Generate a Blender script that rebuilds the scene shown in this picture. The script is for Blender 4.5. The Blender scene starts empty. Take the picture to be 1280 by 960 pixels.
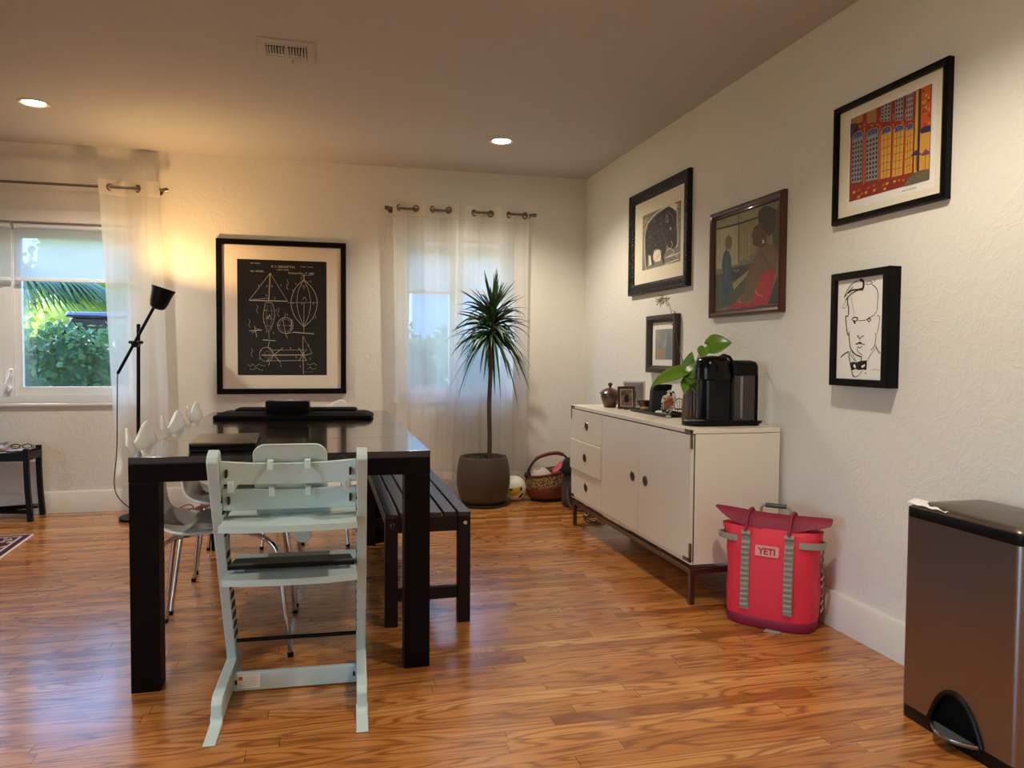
import bpy, bmesh, math, random
from math import sin, cos, pi, radians
from mathutils import Vector, Matrix, Euler
from mathutils.geometry import tessellate_polygon

SC = bpy.context.scene
COL = SC.collection
random.seed(11)
RW, BW, LW, NW, CH = 1.99, 5.63, -4.2, -2.6, 2.44     # right, back, left, near walls and ceiling height

# ------------------------------------------------------------------ camera
def camera():
    yaw, pit, rol = radians(14.04438), radians(2.23476), radians(.3912)
    f = Vector((sin(yaw) * cos(pit), cos(yaw) * cos(pit), -sin(pit)))
    r = Vector((cos(yaw), -sin(yaw), 0))
    u = r.cross(f)
    r2, u2 = r * cos(rol) + u * sin(rol), u * cos(rol) - r * sin(rol)
    c = bpy.data.cameras.new('camera')
    c.sensor_width = 36
    c.lens = 947.26 / 1280 * 36
    c.clip_start = .02
    o = bpy.data.objects.new('camera', c)
    COL.objects.link(o)
    m = Matrix((r2, u2, -f)).transposed().to_4x4()
    m.translation = (0, 0, 1.08)
    o.matrix_world = m
    SC.camera = o
camera()

# ------------------------------------------------------------------ exposure, sky, sun
SC.view_settings.view_transform = 'Standard'
SC.view_settings.look = 'None'
SC.view_settings.gamma = 1
SC.view_settings.use_curve_mapping = False
SC.view_settings.exposure = 1.28
SC.cycles.max_bounces = 10
SC.cycles.diffuse_bounces = 5
SC.cycles.transparent_max_bounces = 16
SC.cycles.sample_clamp_indirect = 6
SC.cycles.use_denoising = True
CAN_W = 42          # watts of each recessed ceiling light
CAN_COL = (1, .91, .76)
LAMP_W = 20         # watts of the floor lamp bulb
LAMP_COL = (1, .60, .23)
SKY = .44

w = bpy.data.worlds.new('world')
SC.world = w
w.use_nodes = True
nt = w.node_tree
bg = nt.nodes['Background']
sky = nt.nodes.new('ShaderNodeTexSky')
sky.sky_type = 'NISHITA'
sky.sun_disc = False
sky.sun_elevation = radians(48)
sky.sun_rotation = radians(285)
tint = nt.nodes.new('ShaderNodeMix'); tint.data_type = 'RGBA'; tint.blend_type = 'MULTIPLY'
tint.inputs[0].default_value = 1
tint.inputs[7].default_value = (.72, .96, 1.2, 1)
nt.links.new(sky.outputs[0], tint.inputs[6])
nt.links.new(tint.outputs[2], bg.inputs[0])
bg.inputs[1].default_value = SKY
sl = bpy.data.lights.new('sun', 'SUN')
sl.energy = 3.6
sl.angle = radians(1)
sl.color = (1, .95, .85)
so = bpy.data.objects.new('sun', sl)
so.rotation_euler = Vector((-.62, .14, .77)).to_track_quat('Z', 'Y').to_euler()
so.location = (-3, -6, 9)
COL.objects.link(so)

# ------------------------------------------------------------------ materials
def S(r, g, b):
    return tuple(((c / 255 + .055) / 1.055) ** 2.4 if c > 10 else c / 255 / 12.92 for c in (r, g, b))
def nodes(name):
    m = bpy.data.materials.new(name)
    m.use_nodes = True
    t = m.node_tree
    return m, t, t.nodes['Principled BSDF']
def N(t, typ, **kw):
    n = t.nodes.new('ShaderNode' + typ)
    for k, v in kw.items():
        if k.startswith('i_'):
            n.inputs[int(k[2:]) if k[2:].isdigit() else k[2:].replace('_', ' ')].default_value = v
        else:
            setattr(n, k, v)
    return n
def math_(t, op, a, b=None):
    n = t.nodes.new('ShaderNodeMath')
    n.operation = op
    for i, x in enumerate((a, b)):
        if x is None: continue
        if isinstance(x, (int, float)): n.inputs[i].default_value = x
        else: t.links.new(x, n.inputs[i])
    return n.outputs[0]
def mixc(t, fac, a, b, mode='MIX'):
    n = t.nodes.new('ShaderNodeMix')
    n.data_type = 'RGBA'
    n.blend_type = mode
    for s, x in ((n.inputs[0], fac), (n.inputs[6], a), (n.inputs[7], b)):
        if isinstance(x, (int, float)): s.default_value = x
        elif isinstance(x, tuple): s.default_value = (*x[:3], 1)
        else: t.links.new(x, s)
    return n.outputs[2]
def mat(name, col, rough=.5, metal=0, spec=.5, coat=0, var=0, vscale=12, bump=0, bscale=60, stretch=None, emit=0, col2=None):
    m, t, b = nodes(name)
    b.inputs['Base Color'].default_value = (*col, 1)
    b.inputs['Roughness'].default_value = rough
    b.inputs['Metallic'].default_value = metal
    b.inputs['Specular IOR Level'].default_value = spec
    b.inputs['Coat Weight'].default_value = coat
    b.inputs['Coat Roughness'].default_value = .06
    if emit:
        b.inputs['Emission Color'].default_value = (*col, 1)
        b.inputs['Emission Strength'].default_value = emit
    if var or bump or col2:
        tc = N(t, 'TexCoord')
        mp = N(t, 'Mapping')
        if stretch: mp.inputs['Scale'].default_value = stretch
        t.links.new(tc.outputs['Object'], mp.inputs[0])
    if var or col2:
        n = N(t, 'TexNoise', i_Scale=vscale, i_Detail=5.0, i_Roughness=.6)
        t.links.new(mp.outputs[0], n.inputs['Vector'])
        if col2:
            r = N(t, 'ValToRGB')
            r.color_ramp.elements[0].position, r.color_ramp.elements[1].position = .38, .62
            r.color_ramp.elements[0].color, r.color_ramp.elements[1].color = (*col, 1), (*col2, 1)
            t.links.new(n.outputs[0], r.inputs[0])
            t.links.new(r.outputs[0], b.inputs['Base Color'])
        else:
            lo, hi = tuple(c * (1 - var) for c in col), tuple(min(1, c * (1 + var)) for c in col)
            t.links.new(mixc(t, n.outputs[0], lo, hi), b.inputs['Base Color'])
    if bump:
        n = N(t, 'TexNoise', i_Scale=bscale, i_Detail=4.0)
        t.links.new(mp.outputs[0], n.inputs['Vector'])
        bp = N(t, 'Bump', i_Strength=bump, i_Distance=.004)
        t.links.new(n.outputs[0], bp.inputs['Height'])
        t.links.new(bp.outputs[0], b.inputs['Normal'])
    return m

def plaster(name, col):
    m, t, b = nodes(name)
    b.inputs['Roughness'].default_value = .72
    b.inputs['Specular IOR Level'].default_value = .3
    b.inputs['Base Color'].default_value = (*col, 1)
    tc = N(t, 'TexCoord')
    n1 = N(t, 'TexNoise', i_Scale=9.0, i_Detail=5.0, i_Roughness=.62, i_Distortion=1.1)
    n2 = N(t, 'TexNoise', i_Scale=38.0, i_Detail=3.0)
    t.links.new(tc.outputs['Object'], n1.inputs['Vector'])
    t.links.new(tc.outputs['Object'], n2.inputs['Vector'])
    r = N(t, 'ValToRGB')                      # trowelled ridges where the noise crosses its middle
    e = r.color_ramp.elements
    e[0].position, e[0].color = .44, (0, 0, 0, 1)
    e[1].position, e[1].color = .60, (.0, .0, .0, 1)
    k = e.new(.5); k.color = (1, 1, 1, 1)
    t.links.new(n1.outputs[0], r.inputs[0])
    h = math_(t, 'ADD', math_(t, 'MULTIPLY', r.outputs[0], .32), math_(t, 'MULTIPLY', n2.outputs[0], .6))
    bp = N(t, 'Bump', i_Strength=.42, i_Distance=.006)
    t.links.new(h, bp.inputs['Height'])
    t.links.new(bp.outputs[0], b.inputs['Normal'])
    return m

def planks():
    m, t, b = nodes('oak_strip_floor')
    tc = N(t, 'TexCoord')
    sp = N(t, 'SeparateXYZ')
    t.links.new(tc.outputs['Object'], sp.inputs[0])
    x, y = sp.outputs[0], sp.outputs[1]
    ry = math_(t, 'DIVIDE', y, .0575)
    row = math_(t, 'FLOOR', ry)
    fy = math_(t, 'FRACT', ry)
    w1 = N(t, 'TexWhiteNoise', noise_dimensions='1D'); t.links.new(row, w1.inputs['W'])
    bx = math_(t, 'DIVIDE', math_(t, 'ADD', x, math_(t, 'MULTIPLY', w1.outputs[0], 7.0)), .86)
    bid = math_(t, 'FLOOR', bx)
    fx = math_(t, 'FRACT', bx)
    cv = N(t, 'CombineXYZ'); t.links.new(row, cv.inputs[0]); t.links.new(bid, cv.inputs[1])
    w2 = N(t, 'TexWhiteNoise', noise_dimensions='2D'); t.links.new(cv.outputs[0], w2.inputs['Vector'])
    rnd = w2.outputs[0]
    ramp = N(t, 'ValToRGB')
    cols = [(0, S(140, 84, 34)), (.2, S(178, 116, 54)), (.45, S(196, 132, 66)), (.7, S(188, 122, 58)), (.88, S(212, 154, 88)), (1, S(154, 94, 40))]
    e = ramp.color_ramp.elements
    e[0].position, e[0].color = 0, (*cols[0][1], 1)
    e[1].position, e[1].color = 1, (*cols[-1][1], 1)
    for p, c in cols[1:-1]:
        k = e.new(p); k.color = (*c, 1)
    t.links.new(rnd, ramp.inputs[0])
    gv = N(t, 'CombineXYZ')                    # cathedral grain: contours of a stretched noise, different on each board
    t.links.new(math_(t, 'ADD', math_(t, 'MULTIPLY', x, 1.5), math_(t, 'MULTIPLY', rnd, 61.0)), gv.inputs[0])
    t.links.new(math_(t, 'MULTIPLY', y, 12.0), gv.inputs[1])
    t.links.new(math_(t, 'MULTIPLY', rnd, 23.0), gv.inputs[2])
    g = N(t, 'TexNoise', i_Scale=1.0, i_Detail=1.0, i_Roughness=.4); t.links.new(gv.outputs[0], g.inputs['Vector'])
    rings = math_(t, 'SINE', math_(t, 'MULTIPLY', g.outputs[0], 70.0))
    rings = math_(t, 'POWER', math_(t, 'MULTIPLY', math_(t, 'ADD', rings, 1.0), .5), 3.2)
    fv = N(t, 'CombineXYZ')
    t.links.new(math_(t, 'ADD', math_(t, 'MULTIPLY', x, 9.0), math_(t, 'MULTIPLY', rnd, 17.0)), fv.inputs[0])
    t.links.new(math_(t, 'MULTIPLY', y, 240.0), fv.inputs[1])
    fn = N(t, 'TexNoise', i_Scale=1.0, i_Detail=3.0); t.links.new(fv.outputs[0], fn.inputs['Vector'])
    lv = N(t, 'TexNoise', i_Scale=1.4, i_Detail=2.0); t.links.new(tc.outputs['Object'], lv.inputs['Vector'])
    dark = math_(t, 'ADD', math_(t, 'MULTIPLY', rings, .62), math_(t, 'MULTIPLY', math_(t, 'SUBTRACT', fn.outputs[0], .40), 1.1))
    c = mixc(t, dark, ramp.outputs[0], S(96, 46, 16))
    c = mixc(t, math_(t, 'MULTIPLY', lv.outputs[0], .22), c, S(196, 106, 38))
    gap = math_(t, 'MAXIMUM', math_(t, 'LESS_THAN', fy, .028), math_(t, 'LESS_THAN', fx, .0026))
    c = mixc(t, math_(t, 'MULTIPLY', gap, .7), c, S(50, 24, 10))
    t.links.new(c, b.inputs['Base Color'])
    rr = math_(t, 'ADD', .17, math_(t, 'MULTIPLY', fn.outputs[0], .12))
    t.links.new(rr, b.inputs['Roughness'])
    b.inputs['Specular IOR Level'].default_value = .5
    b.inputs['Coat Weight'].default_value = .35
    b.inputs['Coat Roughness'].default_value = .12
    tilt = math_(t, 'MULTIPLY', math_(t, 'SUBTRACT', fy, .5), math_(t, 'SUBTRACT', rnd, .5))
    wv = N(t, 'TexNoise', i_Scale=7.0, i_Detail=1.0); t.links.new(tc.outputs['Object'], wv.inputs['Vector'])
    h = math_(t, 'ADD', math_(t, 'MULTIPLY', tilt, .35), math_(t, 'MULTIPLY', wv.outputs[0], .5))
    h = math_(t, 'SUBTRACT', h, math_(t, 'MULTIPLY', gap, .35))
    bp = N(t, 'Bump', i_Strength=.5, i_Distance=.0016)
    t.links.new(h, bp.inputs['Height'])
    t.links.new(bp.outputs[0], b.inputs['Normal'])
    t.links.new(bp.outputs[0], b.inputs['Coat Normal'])
    return m

def sheer(name, col, clear, glow=.5, weave=True):
    m, t, b = nodes(name)
    t.nodes.remove(b)
    out = t.nodes['Material Output']
    d = N(t, 'BsdfDiffuse'); d.inputs[0].default_value = (*col, 1)
    tr = N(t, 'BsdfTranslucent'); tr.inputs[0].default_value = (*col, 1)
    tp = N(t, 'BsdfTransparent')
    a = N(t, 'MixShader'); a.inputs[0].default_value = glow
    t.links.new(d.outputs[0], a.inputs[1]); t.links.new(tr.outputs[0], a.inputs[2])
    z = N(t, 'MixShader'); z.inputs[0].default_value = clear
    if weave:
        tc = N(t, 'TexCoord')
        mp = N(t, 'Mapping'); mp.inputs['Scale'].default_value = (1, .02, .02)
        n = N(t, 'TexNoise', i_Scale=28.0, i_Detail=3.0)
        t.links.new(tc.outputs['Object'], mp.inputs[0]); t.links.new(mp.outputs[0], n.inputs['Vector'])
        t.links.new(math_(t, 'ADD', clear - .10, math_(t, 'MULTIPLY', n.outputs[0], .20)), z.inputs[0])
    t.links.new(a.outputs[0], z.inputs[1]); t.links.new(tp.outputs[0], z.inputs[2])
    t.links.new(z.outputs[0], out.inputs[0])
    return m

def thin_glass(name, tint=(.95, .98, 1), gloss=.06):
    m, t, b = nodes(name)
    t.nodes.remove(b)
    tp = N(t, 'BsdfTransparent'); tp.inputs[0].default_value = (*tint, 1)
    gl = N(t, 'BsdfGlossy'); gl.inputs['Roughness'].default_value = .02
    z = N(t, 'MixShader'); z.inputs[0].default_value = gloss
    t.links.new(tp.outputs[0], z.inputs[1]); t.links.new(gl.outputs[0], z.inputs[2])
    t.links.new(z.outputs[0], t.nodes['Material Output'].inputs[0])
    return m

def leafmat(name, c1, c2, rough=.45, trans=.25):
    m, t, b = nodes(name)
    geo = N(t, 'NewGeometry')
    t.links.new(mixc(t, geo.outputs['Random Per Island'], c1, c2), b.inputs['Base Color'])
    b.inputs['Roughness'].default_value = rough
    b.inputs['Subsurface Weight'].default_value = 0
    tr = N(t, 'BsdfTranslucent'); tr.inputs[0].default_value = (*c2, 1)
    z = N(t, 'MixShader'); z.inputs[0].default_value = trans
    t.links.new(b.outputs[0], z.inputs[1]); t.links.new(tr.outputs[0], z.inputs[2])
    t.links.new(z.outputs[0], t.nodes['Material Output'].inputs[0])
    return m

M = {}
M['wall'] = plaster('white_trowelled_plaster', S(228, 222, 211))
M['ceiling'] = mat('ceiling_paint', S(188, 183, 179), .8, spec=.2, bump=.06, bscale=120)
M['trim'] = mat('white_trim_paint', S(226, 218, 206), .42)
M['floor'] = planks()
M['vinyl'] = mat('white_window_vinyl', S(232, 232, 230), .35)
M['glass'] = thin_glass('window_glass')
M['blind'] = sheer('roller_blind_cloth', S(222, 222, 216), .16, .62, False)
M['sheer'] = sheer('sheer_curtain_cloth', S(240, 237, 230), .31, .5)
M['band'] = sheer('curtain_header_cloth', S(236, 229, 216), .06, .35, False)
M['bronze'] = mat('rod_brushed_nickel', S(128, 116, 104), .3, 1)
M['black'] = mat('black_satin', S(7, 7, 7), .4, spec=.2)
M['blackmatte'] = mat('black_matte', S(7, 7, 8), .75, spec=.12)
M['blackgloss'] = mat('black_gloss', S(4, 4, 5), .2, spec=.28)
M['chrome'] = mat('chrome', S(205, 200, 195), .12, 1)
M['steel'] = mat('brushed_steel', S(150, 146, 142), .3, 1)
M['espresso'] = mat('espresso_wood', S(10, 4, 4), .5, spec=.10, var=.35, vscale=6, stretch=(1, 8, 8))
M['espressotop'] = mat('espresso_table_top', S(30, 21, 18), .17, coat=.6, var=.3, vscale=5, stretch=(8, 1, 8))
M['benchwood'] = mat('dark_stained_slats', S(40, 28, 27), .45, var=.4, vscale=7, stretch=(14, .7, 14))
M['benchleg'] = mat('dark_stained_frame', S(28, 14, 11), .5, spec=.2, var=.4, vscale=7, stretch=(10, 10, 1))
M['mint'] = mat('mint_lacquer', S(184, 202, 198), .38, coat=.15)
M['mintplastic'] = mat('pale_mint_plastic', S(196, 212, 207), .45)
M['chairwhite'] = mat('white_shell_lacquer', S(222, 221, 210), .3, coat=.3)
M['greyplastic'] = mat('grey_plastic', S(70, 74, 74), .4)
M['paper'] = mat('white_paper', S(236, 230, 222), .7)
M['cream'] = mat('cream_paper', S(232, 222, 196), .7, var=.04)
M['ink'] = mat('black_ink', S(14, 12, 12), .6)
M['credenza'] = mat('white_credenza_lacquer', S(226, 216, 198), .4, coat=.1)
M['gap'] = mat('shadow_gap_black', S(24, 18, 14), .8)
M['terracotta'] = mat('taupe_glazed_pot', S(72, 57, 45), .5, var=.1)
M['soil'] = mat('soil', S(44, 32, 24), .9, bump=.8, bscale=60, var=.5, vscale=60)
M['bark'] = mat('cane_bark', S(72, 56, 44), .8, bump=.5, bscale=40, var=.3)
M['dracaena'] = leafmat('dracaena_leaf', S(26, 48, 24), S(52, 80, 36), .4, .12)
M['brownceramic'] = mat('brown_ceramic', S(84, 50, 36), .28, coat=.4, var=.3, vscale=9, stretch=(1, 1, 3))
M['redwood'] = mat('red_brown_wood', S(74, 28, 18), .3, coat=.4, var=.25, stretch=(1, 6, 6))
M['walnut'] = mat('walnut_frame', S(58, 42, 30), .45, var=.25, stretch=(1, 6, 1))

# ------------------------------------------------------------------ mesh helpers
class G:
    """Collects shapes; build() links them as ONE mesh object."""
    def __init__(s): s.v, s.f, s.m, s.k = [], [], [], 0
    def add(s, vs, fs):
        o = len(s.v)
        s.v += [Vector(p) for p in vs]
        s.f += [tuple(i + o for i in f) for f in fs]
        s.m += [s.k] * len(fs)
        return s
    def slot(s, k): s.k = k; return s
    def box(s, x0, x1, y0, y1, z0, z1, mx=None):
        vs = [Vector((x, y, z)) for z in (z0, z1) for y in (y0, y1) for x in (x0, x1)]
        if mx: vs = [mx @ p for p in vs]
        return s.add(vs, [(0, 2, 3, 1), (4, 5, 7, 6), (0, 1, 5, 4), (2, 6, 7, 3), (0, 4, 6, 2), (1, 3, 7, 5)])
    def obb(s, c, size, rot=(0, 0, 0)):
        mx = Matrix.Translation(c) @ Euler(rot).to_matrix().to_4x4()
        a, b, d = (q / 2 for q in size)
        return s.box(-a, a, -b, b, -d, d, mx)
    def loft(s, rings, caps=True, closed=True):
        n = len(rings[0])
        vs = [p for r in rings for p in r]
        fs = []
        for i in range(len(rings) - 1):
            for j in range(n if closed else n - 1):
                k = (j + 1) % n
                fs.append((i * n + j, i * n + k, (i + 1) * n + k, (i + 1) * n + j))
        if caps and closed:
            fs.append(tuple(range(n - 1, -1, -1)))
            fs.append(tuple((len(rings) - 1) * n + j for j in range(n)))
        return s.add(vs, fs)
    def grid(s, rows): return s.loft(rows, False, False)
    def lathe(s, c, prof, n=32, sx=1, sy=1, caps=True, mx=None):
        rings = []
        for r, z in prof:
            ring = [Vector((r * sx * cos(2 * pi * j / n), r * sy * sin(2 * pi * j / n), z)) for j in range(n)]
            rings.append([(mx @ p if mx else p) + Vector(c) for p in ring])
        return s.loft(rings, caps)
    def tube(s, pts, r, n=10, caps=True):
        pts = [Vector(p) for p in pts]
        rs = r if isinstance(r, (list, tuple)) else [r] * len(pts)
        up = None
        rings = []
        for i, p in enumerate(pts):
            d = (pts[min(i + 1, len(pts) - 1)] - pts[max(i - 1, 0)]).normalized()
            if up is None:
                up = Vector((0, 0, 1)) if abs(d.z) < .9 else Vector((1, 0, 0))
            a = d.cross(up)
            if a.length < 1e-5: a = d.orthogonal()
            a.normalize()
            up = a.cross(d).normalized()
            rings.append([p + (a * cos(2 * pi * j / n) + up * sin(2 * pi * j / n)) * rs[i] for j in range(n)])
        return s.loft(rings, caps)
    def cyl(s, p0, p1, r0, r1=None, n=20): return s.tube([p0, p1], [r0, r0 if r1 is None else r1], n)
    def prism(s, poly, axis, a0, a1):
        def P(q, a):
            return {'x': (a, q[0], q[1]), 'y': (q[0], a, q[1]), 'z': (q[0], q[1], a)}[axis]
        n = len(poly)
        vs = [P(q, a0) for q in poly] + [P(q, a1) for q in poly]
        tri = tessellate_polygon([[Vector((q[0], q[1], 0)) for q in poly]])
        fs = [tuple(t) for t in tri] + [tuple(i + n for i in reversed(t)) for t in tri]
        fs += [(i, (i + 1) % n, n + (i + 1) % n, n + i) for i in range(n)]
        return s.add(vs, fs)
    def sphere(s, c, r, n=24, sx=1, sy=1, sz=1):
        prof = [(max(1e-4, r * sin(pi * i / n)), -r * sz * cos(pi * i / n)) for i in range(n + 1)]
        return s.lathe(c, prof, n + 8, sx, sy)
    def ring(s, loops): return s.loft(loops, False, True)
    def build(s, name, mats, parent=None, world=True, bevel=0, seg=2, angle=35, solid=0, sub=0, fix=True, off=0):
        o_ = Vector((0, 0, 0))
        if parent is not None and world:
            q = parent
            while q is not None:
                o_ += q.location
                q = q.parent
        me = bpy.data.meshes.new(name)
        me.from_pydata([p - o_ for p in s.v], [], s.f)
        for mm in (mats if isinstance(mats, (list, tuple)) else [mats]): me.materials.append(mm)
        for p, k in zip(me.polygons, s.m): p.material_index = k
        if fix:
            bm = bmesh.new(); bm.from_mesh(me)
            bmesh.ops.remove_doubles(bm, verts=bm.verts, dist=1e-6)
            bmesh.ops.recalc_face_normals(bm, faces=bm.faces)
            bm.to_mesh(me); bm.free()
        me.shade_smooth()
        if angle < 180: me.set_sharp_from_angle(angle=radians(angle))
        o = bpy.data.objects.new(name, me)
        COL.objects.link(o)
        if parent is not None: o.parent = parent
        if solid:
            d = o.modifiers.new('thickness', 'SOLIDIFY'); d.thickness = solid; d.offset = off
        if bevel:
            d = o.modifiers.new('bevel', 'BEVEL'); d.width = bevel; d.segments = seg; d.limit_method = 'ANGLE'; d.angle_limit = radians(40)
        if sub:
            d = o.modifiers.new('sub', 'SUBSURF'); d.levels = sub; d.render_levels = sub
        return o

def tag(o, label=None, cat=None, group=None, kind=None):
    for k, v in (('label', label), ('category', cat), ('group', group), ('kind', kind)):
        if v: o[k] = v
    return o
def thing(name, label, cat, loc=(0, 0, 0), rotz=0, group=None):
    o = bpy.data.objects.new(name, None)
    o.empty_display_size = .1
    COL.objects.link(o)
    o.location = loc
    o.rotation_euler = (0, 0, rotz)
    return tag(o, label, cat, group)
def dup(root, loc, rotz, label, group=None):
    r = root.copy(); COL.objects.link(r)
    r.location = loc; r.rotation_euler = (0, 0, rotz)
    tag(r, label, None, group)
    for ch in [c for c in bpy.data.objects if c.parent == root]:
        c = ch.copy(); COL.objects.link(c); c.parent = r
        for g in [c2 for c2 in bpy.data.objects if c2.parent == ch]:
            d = g.copy(); COL.objects.link(d); d.parent = c
    return r
def struct(name, g, m, parent=None, **kw):
    o = g.build(name, m, parent, **kw)
    if parent is None: o['kind'] = 'structure'
    return o
def spline(pts, n=8):
    pts = [Vector(p) for p in pts]
    if len(pts) < 3: return pts
    out = []
    for i in range(len(pts) - 1):
        p0, p1, p2, p3 = pts[max(i - 1, 0)], pts[i], pts[i + 1], pts[min(i + 2, len(pts) - 1)]
        for j in range(n):
            t = j / n
            out.append(.5 * (2 * p1 + (p2 - p0) * t + (2 * p0 - 5 * p1 + 4 * p2 - p3) * t * t + (3 * p1 - p0 - 3 * p2 + p3) * t ** 3))
    return out + [pts[-1]]
def rrect(hx, hy, r, n=6):
    out = []
    for cx, cy, a0 in ((hx - r, hy - r, 0), (-hx + r, hy - r, 90), (-hx + r, -hy + r, 180), (hx - r, -hy + r, 270)):
        for i in range(n + 1):
            a = radians(a0 + 90 * i / n)
            out.append((cx + r * cos(a), cy + r * sin(a)))
    return out
def superell(a, b, p=3.0, n=48):
    f = lambda c: math.copysign(abs(c) ** (2 / p), c)
    return [(a * f(cos(2 * pi * i / n)), b * f(sin(2 * pi * i / n))) for i in range(n)]

def drawing(name, items, mats, place, W, H, parent, step=1.2e-5):
    """A flat picture: polygons and brush strokes in (u, v) thousandths, laid on the plane place(u, v, lift)."""
    g = G()
    for k, (kind, wd, col, c) in enumerate(items):
        pts = [Vector((c[i] / 1000 * W, c[i + 1] / 1000 * H, 0)) for i in range(0, len(c), 2)]
        lift = 2e-4 + step * k
        g.slot(col)
        if kind == 'p':
            tri = tessellate_polygon([pts])
            g.add([place(p.x / W, p.y / H, lift) for p in pts], [tuple(t) for t in tri])
        else:
            p2 = spline(pts, 5) if kind == 's' else pts
            hw = wd / 1000 * H / 2
            rows = []
            for i, p in enumerate(p2):
                d = (p2[min(i + 1, len(p2) - 1)] - p2[max(i - 1, 0)])
                if d.length < 1e-9: d = Vector((1, 0, 0))
                d.normalize()
                n = Vector((-d.y, d.x, 0))
                e = min(i, len(p2) - 1 - i) / max(1, len(p2) - 1)
                h = hw * (1 if len(p2) < 4 else min(1, .45 + e * 6))
                rows.append([place((p + n * q).x / W, (p + n * q).y / H, lift) for q in (-h, h)])
            g.grid(rows)
    return g.build(name, mats, parent, fix=False, angle=180)

def frame_loops(P, a0, a1, b0, b1, prof):
    """Mitred picture frame: prof lists (inset, height) across the moulding."""
    return [[P(a0 + i, b0 + i, h), P(a1 - i, b0 + i, h), P(a1 - i, b1 - i, h), P(a0 + i, b1 - i, h)] for i, h in prof]
def text_mesh(txt, size, place, mats, name, parent, align='CENTER', bold=0):
    cu = bpy.data.curves.new(name, 'FONT')
    cu.body = txt; cu.size = size; cu.align_x = align; cu.offset = bold
    tmp = bpy.data.objects.new(name + '_curve', cu)
    COL.objects.link(tmp)
    bpy.context.view_layer.update()
    me = bpy.data.meshes.new_from_object(tmp.evaluated_get(bpy.context.evaluated_depsgraph_get()))
    bpy.data.objects.remove(tmp)
    g = G()
    g.add([place(v.co.x, v.co.y) for v in me.vertices], [tuple(p.vertices) for p in me.polygons])
    bpy.data.meshes.remove(me)
    return g
ART_FACE=[('s',9.9,0,[466,974,356,956,257,919,183,868,134,815]),('s',9.9,0,[134,815,234,871,333,915]),('s',27.3,0,[466,974,540,958,558,921,543,887,520,870]),('s',12.4,0,[520,870,434,874,336,855,261,834,161,789]),('s',17.4,0,[543,887,434,880,310,880,222,854]),('s',5.0,0,[211,812,149,759,107,730,118,711,177,721,214,757]),('s',14.9,0,[223,829,213,775,242,701,240,634]),('s',3.7,0,[287,827,315,759,356,685,376,619]),('s',6.2,0,[601,931,648,946,718,942,742,929,696,920,625,918,601,931]),('s',8.7,0,[776,954,788,936]),('s',8.7,0,[719,919,802,885,850,843,864,785,855,716,851,659]),('s',6.2,0,[851,659,779,620,687,599,605,578,447,579]),('s',11.2,0,[310,590,359,611,434,608,447,593,398,576,323,590]),('s',19.9,0,[361,577,399,552]),('s',9.9,0,[664,592,711,590,723,575,688,564,664,576,664,592]),('s',13.7,0,[240,628,181,624,197,556,222,470,254,439]),('s',11.2,0,[265,476,267,421]),('s',12.4,0,[266,439,282,372,310,312,387,264,463,240,548,229]),('s',6.2,0,[848,618,894,609,907,577,887,508,856,445]),('s',7.5,0,[821,457,838,434,836,382,804,324,736,289]),('s',7.5,0,[442,434,467,420,509,407,552,425,595,430]),('s',5.0,0,[509,407,505,384]),('s',17.4,0,[459,434,474,424]),('s',7.5,0,[420,354,482,358,543,354,622,345]),('s',12.4,0,[433,348,494,366,542,360]),('s',7.5,0,[556,336,520,312,471,324,460,288,510,265,572,241]),('s',12.4,0,[548,235,543,188]),('s',12.4,0,[88,219,159,250,273,281]),('s',12.4,0,[273,281,290,203,345,94,372,47,423,30]),('s',6.2,0,[423,30,508,50,578,99]),('s',6.2,0,[336,288,389,228,441,180]),('s',6.2,0,[336,300,313,251,428,180]),('s',9.9,0,[640,63,658,78]),('s',3.7,0,[681,195,749,255,839,313]),('s',5.0,0,[842,348,874,301,932,267,910,265,862,301,842,348]),('s',2.5,0,[767,109,814,104,859,115,905,104,966,108]),('p',0,0,[304,166,366,179,441,174,538,188,670,195,662,101,590,106,493,98,444,109,345,94]),('p',0,1,[380,149,417,156,438,132,419,114,381,131]),('p',0,1,[552,140,631,159,625,136,565,120])]
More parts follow.
